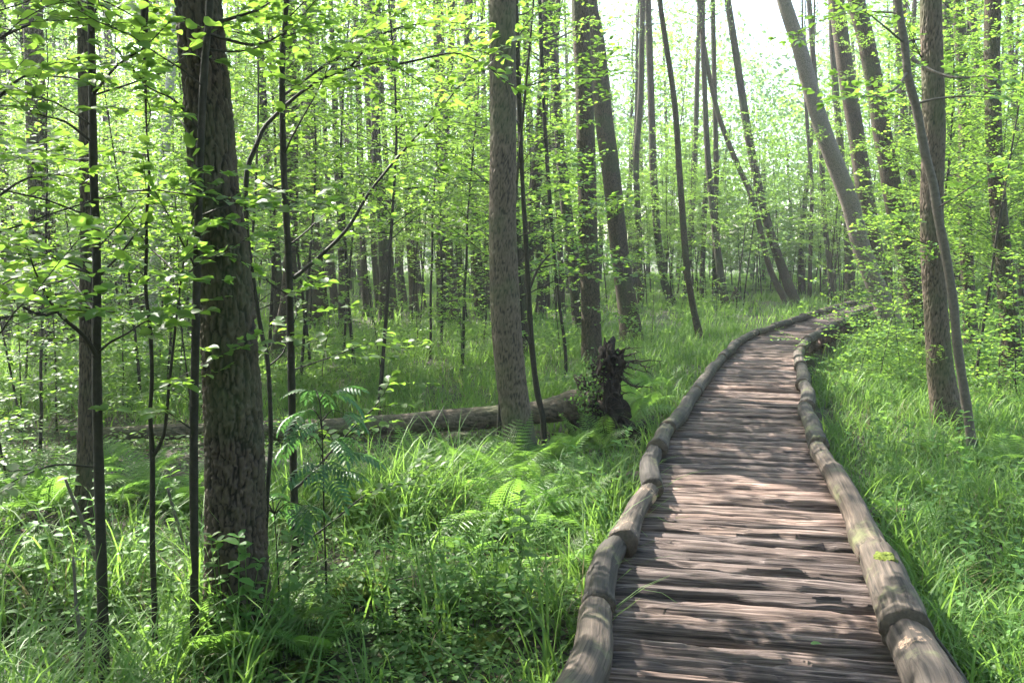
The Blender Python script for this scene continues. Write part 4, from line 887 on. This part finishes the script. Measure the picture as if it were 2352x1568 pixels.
mb = MB(); n = 60000; NC = 900
cl = np.array([[rngw.uniform(1.25, 2 * math.pi - 1.25), rngw.uniform(7, 34), rngw.uniform(0, 1)] for _ in range(NC)]); ci = rngw.integers(0, NC, n)
x = np.sin(cl[ci, 0]) * cl[ci, 1] + rngw.normal(0, .8, n); y = np.cos(cl[ci, 0]) * cl[ci, 1] + rngw.normal(0, .8, n); z = 1.2 + np.abs(cl[ci, 2] * 15 + rngw.normal(0, .7, n))
ok = (y < -2.5) | (np.abs(x) > .75 * np.maximum(y, 0) + 5.5); x, y, z = x[ok], y[ok], z[ok]; n = len(x)
leaves(mb, np.stack([x, y, z], 1), rngw.normal(0, 1, (n, 3)), np.stack([rngw.normal(0, .5, n), rngw.normal(0, .5, n), np.ones(n)], 1), rngw.uniform(.16, .36, n), .75, LEAF_LO, 1)
for k in range(70):
    a = rngw.uniform(1.7, 2 * math.pi - 1.7); q = rngw.uniform(6, 30); bx, by = math.sin(a) * q, math.cos(a) * q
    P = [(bx, by, -.5), (bx + rngw.normal(0, .2), by, 8), (bx + rngw.normal(0, .5), by, 17)]; V, fs = tube(P, [.2, .15, .05], 7, False); mb.add(V, fs, 0)
tag(mb.build('woods_behind', [M['bark_dark'], M['crown']]), 'mass of woodland standing around and behind the viewpoint', 'woods', kind='stuff')

# ------------------------------------------------------------------ sedge and grass
def blades(n, px, py_, L, W, rng, lean=(.05, .5), curl=(.7, 2.3), seg=5):
    """n blades rooted at px,py_ ; returns vertices and quads"""
    az = rng.uniform(0, 2 * math.pi, n); th = rng.uniform(*lean, n); cu = rng.uniform(*curl, n)
    z0 = np.array([gh(a, b) for a, b in zip(px, py_)]) - .02
    P = np.stack([px, py_, z0], 1); out_ = []; 
    h = np.stack([np.cos(az), np.sin(az), np.zeros(n)], 1); s_ = np.stack([-np.sin(az), np.cos(az), np.zeros(n)], 1)
    tw = rng.uniform(-.6, .6, n)
    s2 = s_ * np.cos(tw)[:, None] + h * np.sin(tw)[:, None]
    for k in range(seg + 1):
        u = k / seg; w = W * (1 - u ** 1.8) * .5 + .0004
        out_.append(P - s2 * w[:, None]); out_.append(P + s2 * w[:, None])
        t_ = th + cu * u ** 1.4
        P = P + (h * np.sin(t_)[:, None] + np.array([0, 0, 1.0]) * np.cos(t_)[:, None]) * (L / seg)[:, None]
    V = np.stack(out_, 1); k = 2 * (seg + 1)
    q = np.array([(2 * i, 2 * i + 1, 2 * i + 3, 2 * i + 2) for i in range(seg)])
    return V.reshape(-1, 3), (np.arange(n)[:, None, None] * k + q[None]).reshape(-1, 4)
rg = np.random.default_rng(21)
tx, ty = [], []
def density(x, y):
    """how much sedge grows at a place, 0..1"""
    px, py_ = proj(x, y, 0)
    k = .55 + .9 * nz(x * .55, y * .55, 9) + .35 * nz(x * 1.9, y * 1.9, 4)
    if y < 6.2 and 640 < px < 1330: k = .10 + .25 * max(0, nz(x * 1.5, y * 1.5, 2))        # mossy herb bank by the near rail
    elif y < 7.8 and 1030 < px < 1330: k *= .15
    if 640 < px < 1080 and 5.8 < y < 8.6: k = 1.1
    if px < 640 and y < 4.6: k = .42 + 1.1 * nz(x * 1.1, y * 1.1, 12)
    if px < 640 and 4.6 <= y < 8: k *= .4
    if px > 1850: k = max(k, .55 + .5 * nz(x * 1.3, y * 1.3, 1))
    if 8.6 < y < 10 and px < 1330: k *= .55
    return k
def hfac(x, y):
    px, py_ = proj(x, y, 0)
    if 6.9 < y < 9.4 and px < 1480: return .20 if px < 1150 else .4
    if 5.2 < y < 6.6 and 640 < px < 1100: return 1.25
    if 6.6 <= y < 6.9 and 600 < px < 1100: return .7
    if px > 1850 and y < 14: return .8
    if y < 5 and px < 640: return 1.3
    if px < 640 and 5 < y < 7.3: return .5
    return 1.0
def scatter(n, y0, y1, xr, pw=1.0):
    c = 0
    while c < n:
        Y = y0 + (y1 - y0) * rg.random() ** pw; x = rg.uniform(-1, 1) * xr(Y)
        if rg.random() > density(x, Y) or ((x - PUD[0]) / .75) ** 2 + ((Y - PUD[1]) / .42) ** 2 < 1: continue
        if deck_dist(x, Y)[0] < (.78 if x > 0 else .80): continue
        c += 1; yield x, Y
def tufts(n, y0, y1, per, L, W, spread, xr, seg=5, pw=1.0, hid=1.0):
    X, Yy, LL = [], [], []
    for x, Y in scatter(n, y0, y1, xr, pw):
        k = int(per * rg.uniform(.5, 1.5)); l = L * rg.uniform(.6, 1.25) * hfac(x, Y)
        X.append(x + rg.normal(0, spread, k)); Yy.append(Y + rg.normal(0, spread, k)); LL.append(l * rg.uniform(.55, 1.1, k))
    X, Yy, LL = map(np.concatenate, (X, Yy, LL)); ok = deck_dist(X, Yy) > .72; X, Yy, LL = X[ok], Yy[ok], LL[ok]
    return blades(len(X), X, Yy, LL, W * rg.uniform(.6, 1.3, len(X)), rg, seg=seg)
fr = lambda Y: .66 * Y + .8
g = MB()
g.add(*tufts(360, 2.7, 6.5, 19, .66, .0125, .055, fr, 6)); g.add(*tufts(500, 2.7, 6.5, 22, .30, .006, .08, fr))
g.add(*tufts(1150, 6.0, 12, 20, .58, .0125, .08, fr, 6))
g.add(*tufts(2600, 11.5, 22, 18, .50, .013, .12, fr, 4))
g.add(*tufts(2600, 21, 46, 12, .55, .026, .2, fr, 4)); g.add(*tufts(2200, 45, 74, 14, .7, .06, .4, fr, 3))
tag(g.build('grass', M['grass'], smooth=True), 'long arching green sedge and grass covering the forest floor', 'grass', kind='stuff')
g = MB(); g.add(*tufts(700, 2.8, 14, 8, .42, .006, .09, fr)); tag(g.build('dry_grass', M['straw']), 'dry straw-coloured blades among the green sedge', 'dry grass', kind='stuff')

# low herbs, moss cushions, dead leaves
n = 62000; X, Yy = [], []
hb = MB(); c = 0; acc_p = []
while c < 8000:
    Y = 2.8 + 11 * rg.random() ** 1.5; x = rg.uniform(-1, 1) * fr(Y)
    px, py_ = proj(x, Y, 0)
    k = 1.0 if (Y < 6.5 and 620 < px < 1340) else (.55 if px < 640 or px > 1900 else .35)
    if rg.random() > k * (.6 + .8 * max(-.4, nz(x * 1.2, Y * 1.2, 5))) or deck_dist(x, Y)[0] < .8: continue
    acc_p.append((x, Y)); c += 1
P, D, Nn, L = [], [], [], []
for x, Y in acc_p:
    k = rg.integers(5, 14); h0 = rg.uniform(.02, .16); g0 = gh(x, Y)
    for q in range(k):
        a = rg.uniform(0, 6.28); rr = abs(rg.normal(0, .045)); P.append((x + rr * math.cos(a), Y + rr * math.sin(a), g0 + h0 * rg.uniform(.5, 1.1)))
        D.append((math.cos(a), math.sin(a), rg.uniform(-.3, .3))); Nn.append((rg.normal(0, .3), rg.normal(0, .3), 1)); L.append(rg.uniform(.018, .045))
leaves(hb, P, D, Nn, np.array(L), .85, LEAF_MID)
tag(hb.build('ground_cover', M['herb']), 'low green ground cover of small round leaves between the grasses', 'ground cover', kind='stuff')
n = 9000; P = []
while len(P) < n:
    Y = 2.8 + 12 * rg.random() ** 1.4; x = rg.uniform(-1, 1) * fr(Y)
    if deck_dist(x, Y)[0] > .7: P.append((x, Y, gh(x, Y) + .012 + rg.uniform(0, .02)))
mb = MB(); leaves(mb, P, rg.normal(0, 1, (n, 3)) * np.array([1, 1, .25]), np.stack([rg.normal(0, .3, n), rg.normal(0, .3, n), np.ones(n)], 1), rg.uniform(.02, .055, n), .6, LEAF_MID)
for k in range(260):
    Y = 2.8 + 9 * rg.random() ** 1.3; x = rg.uniform(-1, 1) * fr(Y)
    if deck_dist(x, Y)[0] < 1.0: continue
    P = branch_poly((x, Y, gh(x, Y) + .02), rg.uniform(0, 6.28), rg.uniform(-.03, .15), rg.uniform(.15, .7), rg, 6, .05); V, fs = tube(P, np.linspace(.006, .0015, 6) * rg.uniform(.5, 1.3), 5, False); mb.add(V, fs, 1)
tag(mb.build('leaf_litter', [M['litter'], M['twig_grey']]), 'brown dead leaves and twigs scattered over the forest floor', 'leaf litter', kind='stuff')
mb = MB()
for px, py_, r in ((845, 1430, .2), (770, 1470, .14), (1110, 1510, .16), (980, 1530, .15), (1230, 1180, .12), (80, 1480, .14), (1180, 1430, .15), (700, 1545, .12), (2130, 1190, .15), (1290, 1180, .1)):
    q = ground_at(px, py_); blob(mb, (q[0], q[1], gh(q[0], q[1])), (r * .75, r * .75, r * .3), 36, .6, px * .1)
tag(mb.build('moss', M['moss']), 'cushions of yellow-green moss on the forest floor', 'moss', kind='stuff')

# ------------------------------------------------------------------ ferns, rowan sprays and tall herbs
def frond(rng, Ln, npair, tpl_pin, bend, ratio=.26):
    mb = MB(); n = 12; P = [np.zeros(3)]; e = 1.25
    for k in range(n - 1): e -= bend / n; P.append(P[-1] + Ln / (n - 1) * np.array([math.cos(e), 0, math.sin(e)]))
    P = np.array(P); V, fs = tube(P, np.linspace(.003, .0008, n), 4, False); mb.add(V, fs); A = arc(P); acc = []; pin = []
    for k in range(npair):
        u = .14 + .86 * (k + .5) / npair; c_ = on(P, A, A[-1] * u); T = unit(on(P, A, min(A[-1], A[-1] * u + .03)) - on(P, A, A[-1] * u - .03)); up = np.cross(T, (0, 1, 0)); up = up if up[2] > 0 else -up
        ln = Ln * .30 * math.sin(math.pi * min(1, (u * .86 + .12))) ** .8 * (1 - .25 * u)
        for sg in (-1, 1):
            d = np.array([0, sg, 0]) + T * .28 - up * .1
            m_ = 7
            for q in range(m_):     # pinnules along each pinna
                f_ = (q + .4) / m_; pp = c_ + unit(d) * ln * f_
                for s2 in (-1, 1): acc.append((pp, T * s2 + unit(d) * .5, up + np.array([0, rng.normal(0, .15), 0]), ln * .17 * (1 - f_ * .75) + .003))
            pin.append((c_ + unit(d) * ln * .05, d, up, ln))
    a_ = pin; leaves(mb, np.array([x[0] for x in a_]), np.array([x[1] for x in a_]), np.array([x[2] for x in a_]), np.array([x[3] for x in a_]), .10, LEAF_LO)
    a_ = acc; leaves(mb, np.array([x[0] for x in a_]), np.array([x[1] for x in a_]), np.array([x[2] for x in a_]), np.array([x[3] for x in a_]), .30, LEAF_LO)
    return mb.mesh('frond', M['fern'])
FR = [frond(np.random.default_rng(60 + k), .62 + .08 * k, 17, None, [1.1, 1.5, .8, 1.9][k]) for k in range(4)]
ferns = [(1215, 1110, 1.0, 'fern in front of the foot of the centre trunk'), (1160, 1105, .95, 'fern left of the foot of the centre trunk'), (1270, 1105, .9, 'fern right of the foot of the centre trunk'), (1130, 1150, 1.0, 'fern in the sunny patch below the centre trunk, its left side'),
         (1190, 1160, 1.0, 'fern in the sunny patch straight below the centre trunk'), (1250, 1150, .9, 'fern in the sunny patch below the centre trunk, its right side'), (1080, 1170, .9, 'fern among tall sedge left of the sunny fern patch'), (1200, 1250, 1.05, 'broad flat-fronded fern halfway down to the mossy bank'), (1290, 1235, .85, 'fern between the sunny patch and the near rail log'),
         (1150, 1235, .9, 'fern on the upper edge of the mossy bank'), (1235, 1210, .9, 'fern just above the broad flat-fronded one'), (1260, 1320, .7, 'small fern at the mossy bank beside the rail'), (1085, 1290, .7, 'small fern under the arching sedge of the bank'), (1440, 985, .9, 'fern beside the lower roots of the root plate'), (1480, 950, .95, 'fern in the light green patch right of the root plate'),
         (1520, 925, .95, 'fern between the root plate and the rail log'), (1455, 930, .9, 'fern close behind the lower root'), (1380, 1030, .8, 'fern at the front foot of the root plate'), (1330, 1030, .8, 'fern in front of the hollow under the fallen trunk'), (500, 1545, .8, 'fern spreading across the foot of the thick furrowed trunk'), (570, 1555, .75, 'fern on the shaded side of the foot of the thick trunk'),
         (430, 1540, .7, 'fern in front of the sapling hugging the thick trunk'), (640, 1500, .7, 'fern right of the foot of the thick trunk'), (720, 1540, .7, 'small fern below the slim sapling'), (60, 1225, 1.0, 'bright fern on the bank at the left edge'), (120, 1260, .9, 'fern left of the foot of the rough dark trunk'), (270, 1180, .9, 'fern right of the rough dark trunk'), (330, 1150, .9, 'fern behind the forked sapling'),
         (30, 1330, .8, 'fern below the bank at the left edge'), (410, 1180, .8, 'fern between the forked sapling and the thick trunk'), (2310, 1075, 1.0, 'bright fern at the right edge beyond the curvy pole'), (2340, 1120, 1.0, 'lower fern at the right edge of the picture'), (2260, 1100, .8, 'fern beside the foot of the curvy pole'), (2150, 1060, .8, 'fern in front of the foot of the broad trunk'), (870, 1200, .8, 'fern in the middle of the tall sedge'), (960, 1110, .9, 'fern beside the thin barkless log'),
         (1040, 1110, 1.0, 'fern behind the thin barkless log'), (250, 1075, .6, 'fern under the far end of the fallen trunk'), (2080, 1240, .6, 'small fern beside the mossy cross beam')]
rf = np.random.default_rng(31)
for i, (px, py_, sc_, lb) in enumerate(ferns):
    q = ground_at(px, py_); root = thing('fern', lb, 'fern', (q[0], q[1], gh(q[0], q[1])), rf.uniform(0, 6.28), 'ferns', sc_ * rf.uniform(.72, .98))
    k = rf.integers(6, 9)
    for j in range(k): child('frond', FR[int(rf.integers(0, 4))], root, (0, 0, 0), (rf.normal(0, .12), rf.normal(0, .15), j * 6.28 / k + rf.uniform(-.3, .3)), (1, 1, 1))

def pinnate(rng, Ln):
    mb = MB(); n = 8; P = [np.zeros(3)]; e = .35
    for k in range(n - 1): e -= .16; P.append(P[-1] + Ln / (n - 1) * np.array([math.cos(e), 0, math.sin(e)]))
    P = np.array(P); V, fs = tube(P, np.linspace(.0018, .0008, n), 4, False); mb.add(V, fs); A = arc(P); acc = []
    for k in range(7):
        u = .22 + .7 * k / 6; c_ = on(P, A, A[-1] * u); T = unit(on(P, A, A[-1] * u + .01) - on(P, A, A[-1] * u - .01))
        for sg in (-1, 1): acc.append((c_, np.array([0, sg, -.25]) + T * .55, (0, 0, 1), Ln * .30 * (1 - .3 * abs(u - .55))))
    acc.append((P[-1], P[-1] - P[-2], (0, 0, 1), Ln * .28))
    leaves(mb, np.array([a[0] for a in acc]), np.array([a[1] for a in acc]), np.array([a[2] for a in acc]), np.array([a[3] for a in acc]), .34, LEAF_HI)
    return mb.mesh('spray', M['rowan'])
PIN = [pinnate(np.random.default_rng(k), .16 + .022 * k) for k in range(3)]
def rowan(label, stem, Y, spots):
    P = np.array([at_y(x, y, Y) for x, y in stem]); b = P[0].copy(); b[2] = gh(b[0], b[1]); root = thing('rowan_sapling', label, 'sapling', b)
    mb = MB(); Q = spline(np.vstack([b - [0, 0, .05], P]), 24); V, fs = tube(Q, np.linspace(.007, .002, 24), 6); mb.add(V, fs)
    rr = np.random.default_rng(int(stem[0][0])); A = arc(Q)
    kids = []
    for x, y in spots:
        p_ = at_y(x, y, Y + rr.uniform(-.15, .15)); i = int(np.argmin(((Q - p_) ** 2).sum(1) + np.where(Q[:, 2] > p_[2], 9, 0)))
        tw_ = spline([Q[i], (Q[i] + p_) / 2 + [0, 0, .04], p_], 6); V, fs = tube(tw_, np.linspace(.0035, .002, 6), 4); mb.add(V, fs); kids.append((p_, math.atan2(p_[1] - Q[i][1], p_[0] - Q[i][0])))
    o = mb.build('stem', M['twig'], root); o.matrix_parent_inverse = Matrix.Translation(-Vector(b))
    for p_, az in kids:
        for q in range(3): child('spray', PIN[int(rr.integers(0, 3))], root, tuple(p_ - b), (rr.normal(0, .25), rr.normal(.1, .25), az + (q - 1) * 1.0 + rr.normal(0, .2)))
rowan('rowan sapling with feathery dark green leaflets right of the slim sapling', [(748, 1290), (744, 1180), (742, 1060), (738, 960), (730, 900)], 4.35, [(716, 900), (765, 905), (700, 945), (790, 950), (730, 975), (765, 1010), (700, 1005), (790, 1045), (735, 1060), (760, 1090)])
rowan('low rowan seedling with feathery leaves across the slim sapling stem', [(640, 1340), (635, 1250), (630, 1180)], 4.3, [(590, 1150), (620, 1140), (660, 1150), (695, 1160), (600, 1180), (650, 1185), (565, 1165)])

def herb(seed, H, pairs, L):
    r_ = np.random.default_rng(seed); mb = MB(); P = np.array([(.02 * math.sin(3 * z), .02 * math.cos(2 * z) - .02, z) for z in np.linspace(-.03, H, 8)]); V, fs = tube(P, np.linspace(.004, .0015, 8), 5); mb.add(V, fs); A = arc(P); acc = []
    for k in range(pairs):
        c_ = on(P, A, A[-1] * (.3 + .7 * (k + .6) / pairs)); a = k * 1.571 + r_.uniform(-.3, .3)
        for q in (0, math.pi): acc.append((c_, (math.cos(a + q), math.sin(a + q), r_.uniform(-.15, .4)), (r_.normal(0, .2), r_.normal(0, .2), 1), L * r_.uniform(.7, 1.1) * (1 - .3 * abs(k / pairs - .5))))
    for q in range(3): acc.append((P[-1], (math.cos(q * 2.1), math.sin(q * 2.1), .5), (0, 0, 1), L * .6))
    put_leaves(mb, acc, LEAF_HI, .55); return mb.mesh('herb', M['herb'])
HB = [herb(k, [.45, .6, .35, .28][k], [5, 6, 4, 4][k], [.075, .08, .07, .06][k]) for k in range(4)]
rh = np.random.default_rng(9); c = 0
zones = (('between ferns and rail log', 1250, 1500, 1090, 1330, 34), ('on the mossy bank', 760, 1290, 1330, 1560, 40), ('at the foot of the furrowed trunk', 430, 720, 1430, 1590, 30), ('in the sedge at the lower left corner', 0, 420, 1250, 1590, 36),
         ('between the boardwalk and the broad trunk', 1930, 2180, 1010, 1330, 30), ('in the grass below the curvy pole', 2150, 2352, 1080, 1568, 34))
for zn, x0, x1, y0, y1, k in zones:
    c = 0
    while c < k:
        q = ground_at(rh.uniform(x0, x1), rh.uniform(y0, y1))
        if deck_dist(q[0], q[1])[0] < .8: continue
        o = bpy.data.objects.new('herb', HB[int(rh.integers(0, 4))]); link(o); o.location = (q[0], q[1], gh(q[0], q[1])); o.rotation_euler = (rh.normal(0, .12), rh.normal(0, .12), rh.uniform(0, 6.28)); o.scale = (rh.uniform(.7, 1.2),) * 3
        tag(o, 'leafy green herb with paired oval leaves ' + zn, 'herb', 'leafy herbs ' + zn); c += 1

# ------------------------------------------------------------------ the thin bright air of the wood
hz = bpy.data.meshes.new('haze'); X0, X1, Y0, Y1, Z0, Z1 = -130, 130, -70, 140, -6, 40
hz.from_pydata([(x, y, z) for z in (Z0, Z1) for y in (Y0, Y1) for x in (X0, X1)], [], [(0, 2, 3, 1), (4, 5, 7, 6), (0, 1, 5, 4), (2, 6, 7, 3), (0, 4, 6, 2), (1, 3, 7, 5)])
m, t, out = mat('haze'); pv = t.nodes.new('ShaderNodeVolumePrincipled'); pv.inputs['Color'].default_value = (.93, .97, .92, 1); pv.inputs['Density'].default_value = .0013; pv.inputs['Anisotropy'].default_value = .3
t.links.new(pv.outputs[0], out.inputs['Volume']); hz.materials.append(m)
tag(link(bpy.data.objects.new('haze', hz)), 'thin pale haze hanging in the air between the trees', 'haze', kind='stuff')
